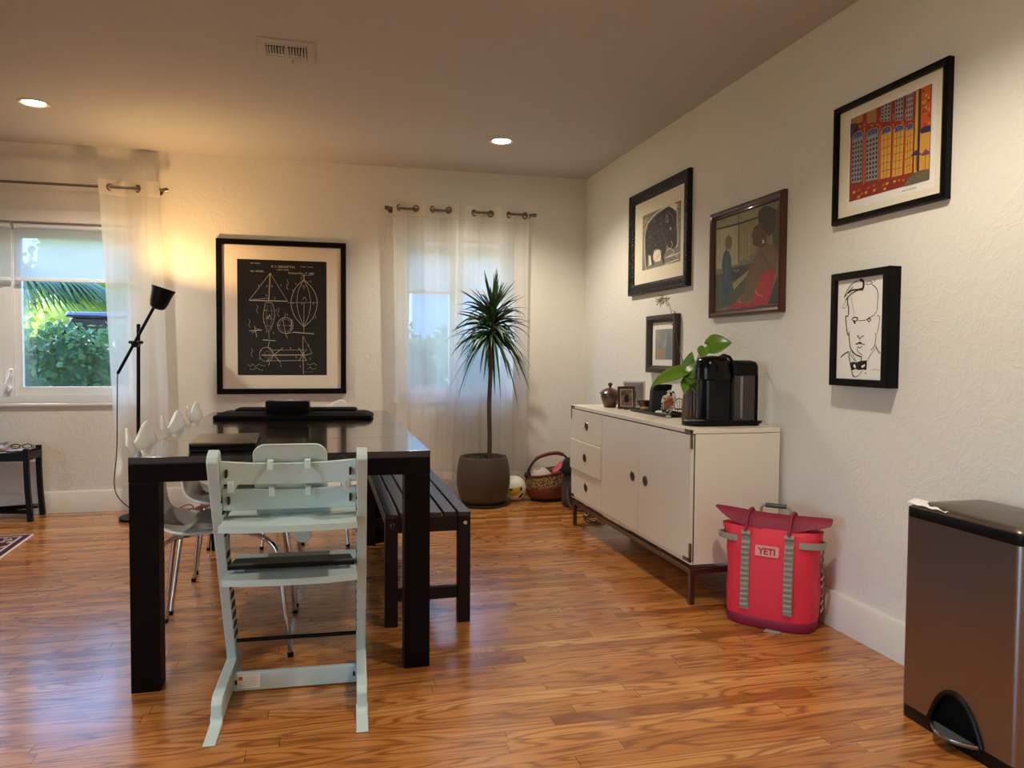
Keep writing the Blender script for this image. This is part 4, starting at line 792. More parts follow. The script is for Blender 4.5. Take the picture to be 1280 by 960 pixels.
# ================================================================== HIGH CHAIR
t = thing('high_chair', 'pale mint wooden high chair seen from behind at the near end of the table', 'high chair', (-.088, 2.45, 0), radians(-2.2))
kw = dict(world=False)
OX, TH = .222, .031
for s in (-1, 1):
    xa, xb = sorted((s * OX, s * (OX - TH)))
    # leaning post
    p0, p1 = Vector((.185, .028)), Vector((-.185, .795))
    d = (p1 - p0).normalized(); nrm = Vector((-d.y, d.x))
    hw = .031
    poly = [p0 - nrm * hw, p0 + nrm * hw, p1 + nrm * hw - d * .012, p1 + nrm * (hw - .012), p1 - nrm * (hw - .012), p1 - nrm * hw - d * .012]
    post = G().prism([tuple(q) for q in poly], 'x', xa, xb).build('side_post', M['mint'], t, bevel=.004, seg=3, **kw)
    g = G()                                             # the row of slots on the post's inner face
    xi = s * (OX - TH)
    for k in range(14):
        c = p0 + d * (.16 + k * .041)
        if 9 <= k <= 9: continue
        mx = Matrix.Translation((xi, c.x, c.y)) @ Matrix.Rotation(radians(-4), 4, 'X')
        g.box(-.0015, .0015, -.032, .026, -.0095, .0095, mx)
    g.build('slots', M['gap'], post, **kw)
    poly = [(.225, .010), (.225, .05), (.205, .085), (.14, .085), (-.145, .078), (-.165, .062), (-.168, .012)]
    run = G().prism(poly, 'x', xa, xb).build('runner', M['mint'], t, bevel=.004, seg=3, **kw)
    g = G().prism([(-.285, .0), (-.286, .005), (-.17, .012), (-.165, .030), (-.16, .030), (-.16, 0)], 'x', xa - .0015, xb + .0015)
    g.build('foot_glide', M['mintplastic'], run, bevel=.0025, **kw)
    G().box(xa - .001, xb + .001, .17, .215, 0, .011).build('front_glide', M['mintplastic'], run, bevel=.002, **kw)
IX = OX - TH
def post_y(z): return .185 + (z - .028) / .767 * -.37
def slat(z0, z1, name, dip):
    rows = []
    for j in range(25):
        u = -1 + 2 * j / 24
        y = post_y((z0 + z1) / 2) - .012 + .05 * (1 - u * u)     # bowed towards the table
        y0 = y - .0065
        dz = dip * (1 - abs(u) ** 2.2)
        zt, zb = z1 - dz, z0 - dz * .75
        lean = (zt - zb) * .20
        rows.append([(u * IX, y0 + lean * .5, zb), (u * IX, y0 + .013 + lean * .5, zb), (u * IX, y0 + .013 - lean * .5, zt), (u * IX, y0 - lean * .5, zt)])
    return G().loft(rows).build(name, M['mint'], t, bevel=.003, **kw)
sl1 = slat(.703, .772, 'backrest_slat', .016)
sl2 = slat(.618, .686, 'backrest_slat', .014)
for s in (-1, 1):
    for so_, z in ((sl1, .738), (sl2, .653)):
        yy = post_y(z) - .012 - .0085
        G().prism([(s * .173 + a, z + b - .004) for a, b in superell(.0035, .012, 3, 20)], 'y', yy - .003, yy + .012).build('slot_hole', M['gap'], so_, **kw)
def plate(z, yr, yf, name, m=None, th=.019):
    pts = []
    for j in range(33):
        u = -1 + 2 * j / 32
        pts.append((u * (IX + .002), yr + .018 * (abs(u) ** 3 * .8 - .35 * (1 - u * u)) + .004))
    pts += [(IX + .0, yr + .05), (IX - .002, yf), (-IX + .002, yf), (-IX, yr + .05)]
    return G().prism(pts, 'z', z - th, z).build(name, m or M['mint'], t, bevel=.006, seg=3, **kw)
plate(.588, -.215, .17, 'seat_plate')
plate(.420, -.165, .14, 'foot_plate')
g = G().prism([(-.183, -.085), (.183, -.085), (.174, -.012), (-.174, -.012)], 'z', .4365, .4465)
pad = g.build('foot_pad', M['greyplastic'], t, bevel=.003, **kw)
G().box(-.185, .185, -.092, -.083, .4325, .446).build('pad_edge', M['black'], pad, bevel=.002, **kw)
for x in (-.15, .15): G().box(x - .01, x + .01, -.06, -.03, .4195, .437).build('pad_bracket', M['mintplastic'], pad, bevel=.002, **kw)
bd = G().box(-IX, IX, .045, .065, .006, .063).build('cross_board', M['mint'], t, bevel=.002, **kw)
G().box(-.178, -.109, .0438, .0452, .014, .056).build('warning_sticker', M['paper'], bd, **kw)
M['stickerred'] = mat('sticker_red', S(196, 70, 44), .5)
M['stickergrey'] = mat('sticker_print', S(168, 164, 166), .6)
G().box(-.175, -.162, .0432, .0440, .041, .053).build('sticker_symbol', M['stickerred'], bd, **kw)
g = G()
for k in range(6):
    z = .050 - k * .0055
    g.box(-.157 if k < 2 else -.174, -.116 - (k % 3) * .004, .0432, .0440, z - .0012, z)
g.build('sticker_print', M['stickergrey'], bd, **kw)
for s in (-1, 1): G().prism([(s * .183 + a, .035 + b) for a, b in superell(.0035, .008, 3, 20)], 'y', .0435, .0452).build('bolt_hole', M['gap'], bd, **kw)
G().cyl((-IX, .128, .140), (IX, .128, .140), .0065).build('cross_rod', M['black'], t, **kw)
# plastic infant back, held on the two slats
rows = []
ol = rrect(.106, .128, .035, 6)
def bow(x, z, o): return (x, post_y(z) + .062 - 3.2 * x * x * .5 + o, z)
zc = .685
g = G().loft([[bow(a * k, zc + b * k, o) for a, b in ol] for k, o in ((.985, -.005), (1, -.002), (1, .005), (.98, .008))])
bk = g.build('infant_back', M['mintplastic'], t, angle=40, **kw)
g = G()
for x in (-.055, .05):
    for z in (.757, .672):
        y = post_y(z) - .012 + .05 * (1 - (x / IX) ** 2) - .02
        g.obb((x, y - .001, z - .004), (.017, .005, .028)).obb((x, y + .02, z + .008), (.017, .045, .005))
g.build('slat_clips', M['mintplastic'], bk, bevel=.002, **kw)
for s in (-1, 1):
    pts = [(s * .16, post_y(.70) - .01, .697), (s * .165, post_y(.70) + .06, .70), (s * .165, post_y(.7) + .15, .70), (s * .14, post_y(.7) + .215, .70), (s * .05, post_y(.7) + .238, .70), (0, post_y(.7) + .24, .70)]
    G().tube(spline(pts, 6), .014, 12).build('infant_rail', M['mintplastic'], t, **kw)
    G().obb((s * .163, post_y(.70) - .025, .694), (.017, .012, .036), (radians(20), 0, 0)).build('rail_clip', M['mintplastic'], t, bevel=.003, **kw)
G().cyl((.028, -.04, .522), (.028, -.034, .522), .0285, n=9).cyl((.028, -.037, .53), (.028, -.037, .572), .003).build('harness_disc', M['mintplastic'], t, bevel=.002, **kw)

# ================================================================== ON THE TABLE
M['laptoplid'] = mat('laptop_lid_grey', S(104, 96, 90), .32, .6)
t = thing('laptop', 'closed grey laptop lying on top of a black laptop, left corner of the table', 'laptop', (-.328, 2.81, TZ), 0, None)
def laptop(z, name_lid, m1, m2, t, dx, rot):
    mx = Matrix.Translation((-.328 + dx, 2.81, 0)) @ Matrix.Rotation(radians(rot), 4, 'Z')
    P = lambda k, o: [mx @ Vector((a * k, b * k, o)) for a, b in rrect(.105, .15, .012, 5)]
    G().loft([P(.97, z), P(1, z + .003), P(1, z + .0095)]).build('base', m2, t, angle=30)
    G().loft([P(1, z + .0105), P(1, z + .0145), P(.985, z + .0155)]).build('lid', m1, t, angle=30)
    g = G()
    for k in range(4): g.box(-.09 + k * .014, -.081 + k * .014, -.1512, -.1495, z + .004, z + .008, mx)
    g.build('ports', M['gap'], t)
laptop(TZ + .016, 'lid', M['laptoplid'], M['black'], t, 0, 2)
t.location.z = TZ + .0155
for c in [c for c in bpy.data.objects if c.parent == t]: c.location.z -= .0155
t = thing('laptop', 'black laptop underneath the grey one on the left corner of the table', 'laptop', (-.328, 2.81, TZ))
laptop(TZ + .0002, 'lid', M['blackmatte'], M['black'], t, .002, 1)

kb = thing('electronic_keyboard', 'long flat black keyboard in a dark cover across the far end of the table', 'keyboard', (-.13, 3.97, TZ), radians(-6.5))
kb_r = dict(world=False)
P = lambda hx, hy, r, z, cy=0: [(a, b + cy, z) for a, b in rrect(hx, hy, r, 4)]
G().loft([P(.378, .105, .015, .0), P(.382, .109, .018, .006), P(.38, .107, .018, .020), P(.352, .088, .02, .034, .006), P(.345, .08, .02, .036, .006)]).build('body', M['blackmatte'], kb, angle=30, **kb_r)
G().loft([P(.30, .05, .012, .030, .045), P(.298, .047, .012, .046, .048), P(.285, .038, .012, .052, .05)]).build('raised_back', M['blackmatte'], kb, angle=30, **kb_r)
t = thing('black_box', 'small black box with a pale strip along its top, standing on the keyboard', 'box', (-.167, 3.918, TZ + .0365), radians(-5))
G().loft([P(.103, .032, .008, .0), P(.105, .034, .008, .004), P(.105, .034, .008, .052), P(.102, .031, .008, .056)]).build('case', M['black'], t, angle=30, **kb_r)
G().box(-.06, .075, -.022, .0, .0555, .0575).build('pale_strip', M['stickergrey'], t, bevel=.0008, **kb_r)

# ================================================================== FLOOR LAMP
t = thing('floor_lamp', 'lit black floor lamp with tilted arm in front of the left curtain', 'floor lamp', (-1.157, 5.30, 0))
G().lathe((-1.157, 5.30, 0), [(.113, 0), (.115, .004), (.115, .018), (.107, .025), (.02, .027), (.012, .032)], 44).build('base', M['black'], t)
G().cyl((-1.157, 5.30, .025), (-1.140, 5.285, 1.258), .0115, n=18).build('pole', M['black'], t)
A0, A1 = Vector((-1.254, 5.24, .942)), Vector((-1.038, 5.24, 1.366))
G().cyl(A0, A1, .0095, n=14).build('arm', M['black'], t)
g = G().cyl((-1.188, 5.24, 1.141), (-1.104, 5.24, 1.141), .0095, n=16).cyl((-1.150, 5.222, 1.128), (-1.150, 5.30, 1.128), .021, n=20)
g.build('clamp', M['black'], t, bevel=.003)
ax = Vector((.31, -.02, .95)).normalized()
sc = Vector((-1.021, 5.24, 1.356))
q = Vector((0, 0, 1)).rotation_difference(ax).to_matrix().to_4x4()
prof = [(.012, -.005), (.034, .0), (.048, .014), (.055, .04), (.060, .075), (.066, .112), (.074, .137), (.072, .137), (.064, .112), (.057, .075), (.052, .04), (.045, .017), (.012, .006)]
sh = G().lathe(sc, prof, 40, caps=True, mx=q).build('shade', M['black'], t, angle=50)
M['bulb'] = mat('lit_bulb', (1, .7, .35), emit=18)
bp = sc + ax * .070
G().sphere(bp, .028, 14).build('bulb', M['bulb'], t)
l = bpy.data.lights.new('lamp_light', 'POINT'); l.energy = LAMP_W; l.color = LAMP_COL; l.shadow_soft_size = .04
o = bpy.data.objects.new('lamp_light', l); COL.objects.link(o); o.location = sc + ax * .088 - t.location; o.parent = t
pts = [A0, A0 + Vector((-.002, 0, -.04)), (-1.26, 5.24, .70), (-1.265, 5.24, .457), (-1.281, 5.235, .25), (-1.262, 5.26, .15), (-1.21, 5.38, .05), (-1.12, 5.42, .012), (-1.0, 5.46, .006), (-.9, 5.5, .006), (-.86, 5.53, .02), (-.90, 5.55, .035), (-.95, 5.52, .012), (-.88, 5.48, .006), (-.74, 5.53, .006), (-.60, 5.575, .03), (-.55, 5.58, .05)]
G().tube(spline(pts, 8), .0032, 8).build('cord', M['black'], t)

# ================================================================== CREDENZA
cx0, cx1, cy0, cy1, cz0, cz1 = 1.535, 1.962, 2.952, 4.572, .176, .764
t = thing('credenza', 'long low white credenza on slim metal legs against the right wall', 'sideboard', (1.75, 3.76, 0))
fx = cx0 + .018
G().box(fx, cx1, cy0, cy1, cz0, cz1 - .022).build('body', M['credenza'], t, bevel=.002)
G().box(cx0 - .001, cx1, cy0 - .001, cy1 + .001, cz1 - .02, cz1).build('worktop', M['credenza'], t, bevel=.002)
G().box(fx - .004, fx + .01, cy0 + .004, cy1 - .004, cz0 + .003, cz1 - .021).build('front_gap', M['gap'], t)
def pull(y, z, par, x):
    g = G().lathe((0, 0, 0), [(.0005, -.0012), (.020, -.0012), (.0225, -.0036), (.0255, -.0036), (.027, 0)], 30, caps=False, mx=Matrix.Translation((x, y, z)) @ Matrix.Rotation(radians(90), 4, 'Y'))
    o = g.build('pull', M['bronze'], par)
    G().lathe((0, 0, 0), [(.0005, -.0016), (.0195, -.0016)], 26, caps=False, mx=Matrix.Translation((x, y, z)) @ Matrix.Rotation(radians(90), 4, 'Y')).build('pull_recess', M['gap'], par)
    G().box(x - .0032, x - .0012, y - .0045, y + .0045, z - .019, z + .019).build('pull_bar', M['bronze'], par)
dz = [(.192, .364), (.368, .552), (.556, .738)]
for k, (a, b) in enumerate(dz):
    o_ = .009 if k == 1 else 0
    d = G().box(cx0 - o_, fx - .002 - o_ * .2, 4.032, cy1 - .006, a, b).build('drawer', M['credenza'], t, bevel=.0015)
    pull(4.288, (a + b) / 2 + (.005 if k != 1 else .002), d, cx0 - o_)
for a, b, py in ((3.512, 4.028, 3.585), (cy0 + .006, 3.508, 3.427)):
    d = G().box(cx0, fx - .002, a, b, .192, .738).build('door', M['credenza'], t, bevel=.0015)
    pull(py, .464, d, cx0)
G().box(cx0 + .004, fx, cy0 + .004, cy1 - .004, cz0, .190).build('bottom_rail', M['credenza'], t, bevel=.001)
for y, s in ((cy0, 1), (cy1, -1)):
    for zt, sz in ((cz1 - .002, -1), (cz0 + .012, 1)):
        g = G()
        ya, yb = sorted((y - s * .0012, y + s * .065)); za, zb = sorted((zt, zt + sz * .016))
        g.box(cx0 - .0025, cx0 + .006, ya, yb, za, zb)
        ya, yb = sorted((y - s * .0012, y + s * .012)); za, zb = sorted((zt, zt + sz * .082))
        g.box(cx0 - .0025, cx0 + .006, ya, yb, za, zb)
        g.build('corner_bracket', M['bronze'], t, bevel=.0008)
M['basebronze'] = mat('base_dull_nickel', S(120, 104, 90), .35, 1)
g = G()
for x in (cx0 + .004, cx1 - .03): g.box(x, x + .022, cy0 + .004, cy1 - .03, .135, .157)
for y in (cy0 + .004, cy1 - .052): g.box(cx0 + .0262, cx1 - .0302, y, y + .022, .135, .157)
g.build('base_rails', M['basebronze'], t, bevel=.001)
for x in (cx0 + .004, cx1 - .03):
    for y in (cy0 + .004, cy1 - .052): G().box(x, x + .022, y, y + .022, 0, .1345).build('leg', M['basebronze'], t, bevel=.001)
g = G()
for y in (3.1, 3.76, 4.4): g.box(cx0 + .05, cx1 - .05, y, y + .03, .157, cz0)
g.build('spacers', M['gap'], t)

CZ = cz1
# ------------------------------------------------------------------ things on the credenza
t = thing('lidded_pot', 'brown ceramic pot with knobbed lid at the far end of the white credenza', 'pot', (1.688, 4.30, CZ))
G().lathe((1.688, 4.30, CZ), [(.034, 0), (.037, .004), (.047, .03), (.055, .062), (.0565, .078), (.0555, .083), (.050, .083), (.048, .07), (.030, .01)], 40).build('body', M['brownceramic'], t, angle=50)
ld = G().lathe((1.688, 4.30, CZ), [(.050, .082), (.064, .084), (.0655, .087), (.060, .093), (.046, .105), (.026, .115), (.010, .119)], 40).build('lid', M['brownceramic'], t, angle=50)
G().lathe((1.688, 4.30, CZ), [(.007, .117), (.007, .128), (.0125, .133), (.014, .140), (.010, .148), (.001, .151)], 24).build('knob', M['brownceramic'], ld, angle=60)

M['photodark'] = mat('old_photo', S(58, 44, 38), .4, col2=S(150, 116, 92), vscale=30)
M['frametan'] = mat('pale_mount', S(206, 186, 160), .6)
def standing_frame(name, label, loc, rot, W, H, lean, fm, mm, am, fw=.014, mw=.012, d=.014):
    t = thing(name, label, 'photo frame', loc, rot)
    mx = Matrix.Rotation(radians(-lean), 4, 'X')
    Pf = lambda a, b, h: mx @ Vector((a - W / 2, -h, b))
    prof = [(0, 0), (0, d * .8), (.003, d), (fw - .003, d * .9), (fw, d * .5)]
    G().ring(frame_loops(Pf, 0, W, 0, H, prof)).build('frame', fm, t, world=False, angle=25)
    g = G().box(.003, W - .003, -.004, .0, .003, H - .003)
    g.v = [mx @ (p - Vector((W / 2, 0, 0))) for p in g.v]
    g.build('backing', M['gap'], t, world=False)
    q = lambda i: [Pf(i, i, d * .5 + i * .01), Pf(W - i, i, d * .5 + i * .01), Pf(W - i, H - i, d * .5 + i * .01), Pf(i, H - i, d * .5 + i * .01)]
    G().add(q(fw - .001), [(0, 1, 2, 3)]).build('mount', mm, t, world=False)
    G().add(q(fw + mw), [(0, 1, 2, 3)]).build('photo', am, t, world=False)
    g = G().prism([(0, 0), (.001, H * .6), (lean * .0035 + .03, 0)], 'x', -.012, .012)
    g.build('easel_back', M['gap'], t, world=False)
    return t
standing_frame('photo_frame', 'small red-brown photo frame beside the lidded pot on the credenza', (1.712, 4.10, CZ + .003), radians(-14), .102, .132, 11, M['redwood'], M['frametan'], M['photodark'], .015, .004)
standing_frame('photo_frame', 'white-edged frame standing behind the small red-brown photo frame on the credenza', (1.80, 4.20, CZ + .003), radians(-18), .135, .16, 8, M['paper'], M['stickergrey'], M['stickergrey'], .012, .02)
t = thing('wooden_bowl', 'small dark wooden bowl behind the red-brown photo frame', 'bowl', (1.81, 4.05, CZ))
G().lathe((1.81, 4.05, CZ), [(.018, 0), (.022, .004), (.04, .03), (.053, .055), (.050, .055), (.036, .03), (.014, .009)], 36).build('bowl', M['redwood'], t, angle=60)
M['traydark'] = mat('dark_slate_tray', S(40, 38, 36), .5, var=.2)
t = thing('tray', 'dark rectangular tray with small things on it, middle of the credenza top', 'tray', (1.765, 3.765, CZ))
P = lambda k, z: [(1.765 + a * k, 3.765 + b * k, CZ + z) for a, b in rrect(.078, .235, .012, 5)]
G().loft([P(.97, 0), P(1, .012), P(1, .017), P(.965, .017), P(.95, .007)]).build('tray_body', M['traydark'], t, angle=30)
M['tanstone'] = mat('tan_stone', S(150, 112, 78), .6, var=.2)
M['whitestone'] = mat('white_shell', S(220, 208, 190), .5)
def pebble(name, label, cat, c, r, m, seed):
    q = random.Random(seed)
    t = thing(name, label, cat, c)
    g = G()
    n = 18
    rings = []
    for i in range(9):
        a = pi * i / 8
        rr = max(.001, sin(a) ** .8)
        rings.append([(r[0] * rr * cos(2 * pi * j / n) * (1 + .08 * sin(j * 1.1 + seed)), r[1] * rr * sin(2 * pi * j / n), r[2] * (1 - cos(a))) for j in range(n)])
    g.loft(rings).build('stone', m, t, world=False, angle=80)
pebble('tan_stone', 'tan rounded stone on the dark tray, next to the photo frame', 'stone', (1.742, 3.915, CZ + .0075), (.026, .034, .011), M['tanstone'], 2)
pebble('white_shell', 'flat white shell on the near end of the dark tray', 'shell', (1.722, 3.655, CZ + .0075), (.026, .055, .010), M['whitestone'], 5)
M['speaker'] = mat('speaker_cloth', S(26, 24, 26), .75, bump=.3, bscale=220)
t = thing('black_speaker', 'black box-shaped speaker standing on the tray behind the oval plate', 'speaker', (1.775, 3.79, CZ + .0075), radians(-12))
P = lambda k, z, l=0: [(a * k + l, b * k, z) for a, b in rrect(.052, .045, .012, 5)]
G().loft([P(.98, 0), P(1, .004), P(.97, .115, .004), P(.97, .119, .004)]).build('cabinet', M['speaker'], t, world=False, angle=30)
G().loft([P(.90, .119, .004), P(.97, .122, .004), P(.93, .148, .012), P(.86, .152, .012)]).build('top_cap', M['black'], t, world=False, angle=30)
# oval plate with orange middle, on a small stand
t = thing('oval_plate', 'oval white patterned plate with orange centre, propped up on the tray', 'plate', (1.735, 3.60, CZ + .0075), radians(-22))
mx = Matrix.Translation((0, 0, .066)) @ Matrix.Rotation(radians(-14), 4, 'X') @ Matrix.Rotation(radians(14), 4, 'Y') @ Matrix.Rotation(radians(90), 4, 'X')
m, nt_, b = nodes('plate_pattern')
tc = N(nt_, 'TexCoord'); vo = N(nt_, 'TexVoronoi', i_Scale=70.0); nt_.links.new(tc.outputs['Object'], vo.inputs['Vector'])
r = N(nt_, 'ValToRGB'); e = r.color_ramp.elements
e[0].position, e[0].color = .60, (*S(226, 214, 198), 1); e[1].position, e[1].color = .66, (*S(40, 34, 34), 1)
nt_.links.new(vo.outputs['Distance'], r.inputs[0]); nt_.links.new(r.outputs[0], b.inputs['Base Color']); b.inputs['Roughness'].default_value = .25
M['platerim'] = m
M['platemid'] = mat('plate_centre', S(176, 74, 34), .25, col2=S(220, 150, 104), vscale=60)
G().lathe((0, 0, 0), [(.0005, -.004), (.04, -.004), (.064, .004), (.066, .007), (.062, .007), (.040, .0)], 44, .56, 1, mx=mx).build('rim', M['platerim'], t, world=False, angle=60)
G().lathe((0, 0, 0), [(.0005, .001), (.038, .001)], 40, .56, 1, caps=False, mx=mx).build('painted_centre', M['platemid'], t, world=False)
g = G()
for s in (-1, 1): g.tube([(s * .02, -.025, .001), (s * .02, .022, .001), (s * .02, .026, .06)], .0025, 6)
g.build('stand', M['black'], t, world=False)
t = thing('miniature_chair', 'tiny dark model chair standing on the tray beside the brown vase', 'ornament', (1.805, 3.60, CZ + .0075), radians(-10))
g = G().box(-.026, .026, -.025, .025, .028, .034)
g.build('seat', M['redwood'], t, world=False, bevel=.001)
g = G().tube(spline([(-.024, .022, .03), (-.025, .026, .066), (0, .028, .084), (.025, .026, .066), (.024, .022, .03)], 6), .0026, 8)
for x in (-.012, 0, .012): g.tube([(x, .024, .033), (x, .028, .078 - abs(x) * .4)], .0016, 6)
g.build('backrest', M['redwood'], t, world=False)
for x in (-.022, .022):
    for y in (-.021, .021): G().cyl((x * 1.08, y, 0), (x, y, .029), .0024, n=8).build('leg', M['redwood'], t, world=False)
t = thing('glass_nugget', 'small clear-grey pebble on the credenza at the foot of the vase', 'pebble', (1.685, 3.495, CZ))
G().sphere((0, 0, .0085), .012, 10, 1.2, 1, .7).build('nugget', M['stickergrey'], t, world=False, angle=80)

# vase with climbing plant and a dry sprig
VX, VY = 1.765, 3.40
m, nt_, b = nodes('ribbed_brown_glaze')
tc = N(nt_, 'TexCoord'); mp = N(nt_, 'Mapping'); mp.inputs['Scale'].default_value = (1, 1, .08)
n = N(nt_, 'TexNoise', i_Scale=60.0); nt_.links.new(tc.outputs['Object'], mp.inputs[0]); nt_.links.new(mp.outputs[0], n.inputs['Vector'])
nt_.links.new(mixc(nt_, n.outputs[0], S(40, 24, 18), S(128, 84, 58)), b.inputs['Base Color'])
b.inputs['Roughness'].default_value = .35; b.inputs['Coat Weight'].default_value = .12
M['vase'] = m
t = thing('brown_vase', 'brown ribbed vase beside the black coffee machine, holding green leaves', 'vase', (VX, VY, CZ))
rings = []
for r_, z in ((.046, 0), (.049, .004), (.047, .05), (.043, .11), (.036, .16), (.034, .185), (.037, .195), (.033, .195), (.030, .18), (.03, .1)):
    rings.append([(VX + (r_ + .0018 * cos(18 * a)) * cos(a), VY + (r_ + .0018 * cos(18 * a)) * sin(a), CZ + z) for a in [2 * pi * i / 108 for i in range(108)]])
G().loft(rings).build('vase_body', M['vase'], t, angle=60)
M['pothos'] = leafmat('glossy_green_leaf', S(66, 112, 28), S(128, 166, 52), .25, .2)
M['stem'] = mat('leaf_stem', S(70, 84, 36), .5)
M['dry'] = mat('dry_twig', S(120, 104, 78), .8)
pl = thing('leafy_cutting', 'green heart-leaved cutting standing in the brown vase', 'plant', (VX, VY, CZ + .19))
def heart(base, tip, up, wd, droop=.15, fold=.25):
    base, tip, up = Vector(base), Vector(tip), Vector(up).normalized()
    ax = tip - base; L = ax.length; ax.normalize()
    s = ax.cross(up).normalized(); nn = s.cross(ax).normalized()
    g = G(); rows = []
    for i in range(15):
        v = i / 14
        half = wd * (sin(pi * min(1, v * .93 + .07)) ** .75) * (1.18 - .62 * v)
        row = []
        for j in range(9):
            u = -1 + j / 4
            p = base + ax * (L * (v - .13 * abs(u) ** 1.2 * (1 - v) ** 2 * 1.6)) + s * half * u
            p += nn * (fold * half * abs(u) ** 1.3 - droop * L * v * v + .012 * L * sin(v * 9) * u * u)
            row.append(p)
        rows.append(row)
    return g.grid(rows)
T = Vector((VX, VY, CZ + .16))
lv = [((1.705, 3.36, 1.005), (1.515, 3.33, .948), (-.35, -.45, .8), .058, .10), ((1.71, 3.33, .995), (1.80, 3.30, 1.045), (-.3, -.7, .55), .052, .25),
      ((1.722, 3.37, .985), (1.735, 3.35, 1.10), (-.7, -.6, .1), .040, .0), ((1.815, 3.33, 1.125), (1.885, 3.26, 1.155), (-.1, -.85, .5), .058, .3),
      ((1.80, 3.345, 1.12), (1.765, 3.30, 1.075), (-.5, -.6, .6), .036, .2), ((1.705, 3.34, .97), (1.672, 3.30, .90), (-.7, -.7, .1), .028, .1),
      ((1.75, 3.32, .965), (1.775, 3.255, .87), (-.3, -.9, .2), .050, .15), ((1.725, 3.345, .985), (1.70, 3.27, .955), (-.2, -.6, .8), .042, .2)]
for base, tip, up, wd, dr in lv:
    b0 = Vector(base)
    lf = heart(base, tip, up, wd, dr).build('leaf', M['pothos'], pl, fix=False, angle=180, solid=.0006)
    G().tube(spline([T, T + Vector((0, 0, .05)), (T + b0) / 2 + Vector((0, 0, .06)), b0], 6), .0024, 8).build('stem', M['stem'], pl)
sp_ = thing('dry_sprig', 'thin dry twig arching up from the brown vase past the small brown frame', 'twig', (VX, VY, CZ + .16))
main = spline([T, (1.755, 3.42, 1.0), (1.735, 3.45, 1.06), (1.712, 3.46, 1.14), (1.698, 3.46, 1.20), (1.69, 3.46, 1.25), (1.672, 3.46, 1.31), (1.648, 3.46, 1.352), (1.628, 3.46, 1.362), (1.612, 3.46, 1.345)], 6)
g = G().tube(main, [.0018 - .0011 * i / len(main) for i in range(len(main))], 6)
q = random.Random(8)
for i, p in enumerate(main):
    v = i / len(main)
    if v < .48: continue
    for _ in range(2 if v < .75 else 5):
        d = Vector((q.gauss(-.3, .8), q.gauss(0, .6), q.gauss(-.45, .7))).normalized()
        L = q.uniform(.012, .032)
        if q.random() < .25 and v < .8: continue
        e_ = p + d * L
        g.tube([p, (p + e_) / 2 + Vector((0, 0, .004)), e_], .0005, 4)
        s = d.orthogonal().normalized() * .0028
        g.add([e_ - d * .010, e_ - d * .004 + s, e_ + d * .005, e_ - d * .004 - s], [(0, 1, 2, 3)])
g.build('twig', M['dry'], sp_, fix=False)

# ------------------------------------------------------------------ coffee machine
M['tank'] = mat('smoked_tank_plastic', S(58, 53, 51), .22, spec=.4)
M['driptray'] = mat('drip_tray_metal', S(150, 146, 140), .3, 1)
t = thing('coffee_machine', 'black capsule coffee machine with side water tank at the near end of the credenza', 'coffee machine', (1.74, 3.13, CZ))
my = 3.128
def stad(x0, x1, hw, z, fr=1.0, n=14):
    """Footprint from x0 to x1: rounded at the room side, nearly square at the wall side."""
    out = [(x0 + hw * fr - hw * fr * cos(a), my + hw * sin(a), z) for a in [-pi / 2 + pi * i / n for i in range(n + 1)]]
    return out + [(x1 - .015, my + hw, z), (x1, my + hw - .015, z), (x1, my - hw + .015, z), (x1 - .015, my - hw, z)]
G().loft([stad(1.585, 1.925, .076, CZ), stad(1.583, 1.927, .078, CZ + .004), stad(1.583, 1.927, .078, CZ + .022), stad(1.588, 1.922, .074, CZ + .026)]).build('base', M['black'], t, angle=30)
G().loft([stad(1.592, 1.655, .062, CZ + .026), stad(1.592, 1.655, .062, CZ + .0295)]).build('drip_tray', M['driptray'], t, angle=30)
G().loft([stad(1.655, 1.790, .066, CZ + .026, .75), stad(1.655, 1.790, .066, CZ + .235, .75)]).build('column', M['blackgloss'], t, angle=30)
hz = CZ + .205
hd_ = []
for k, z in ((.9, 0), (1, .006), (1, .05), (.97, .072), (.88, .090), (.70, .103), (.35, .110), (.02, .1115)):
    hd_.append([(1.715 + (p[0] - 1.715) * k, my + (p[1] - my) * k, hz + z) for p in stad(1.64, 1.79, .071, 0, .8)])
G().loft(hd_).build('brew_head', M['blackgloss'], t, angle=50)
g = G().tube([(1.795, my - .073, hz + .03), (1.79, my - .072, hz + .075), (1.782, my - .045, hz + .105), (1.78, my, hz + .114), (1.782, my + .045, hz + .105), (1.79, my + .072, hz + .075), (1.795, my + .073, hz + .03)], .008, 10)
g.build('locking_lever', M['black'], t)
G().cyl((1.675, my, hz + .002), (1.675, my, hz - .028), .016, .012).build('spout', M['black'], t, bevel=.002)
tk = [stad(1.792, 1.912, .070, CZ + .026, .1), stad(1.792, 1.912, .070, CZ + .228, .1)]
tank = G().loft(tk).build('water_tank', M['tank'], t, angle=30)
G().box(1.825, 1.838, my - .0715, my - .0695, CZ + .035, CZ + .225).build('tank_rib', M['driptray'], tank, bevel=.0006)
G().loft([stad(1.786, 1.922, .072, CZ + .229, .1), stad(1.786, 1.922, .072, CZ + .27, .1), stad(1.79, 1.914, .068, CZ + .288, .1), stad(1.80, 1.895, .055, CZ + .296, .1)]).build('tank_lid', M['black'], t, angle=40)
G().box(1.9125, 1.922, my - .06, my + .06, CZ + .026, CZ + .23).build('back_rail', M['black'], t, bevel=.002)
G().tube(spline([(1.925, my - .05, CZ + .012), (1.94, my - .06, CZ + .02), (1.95, my - .02, CZ + .006), (1.955, my + .1, CZ + .006)], 6), .004, 8).build('power_cord', M['black'], t)

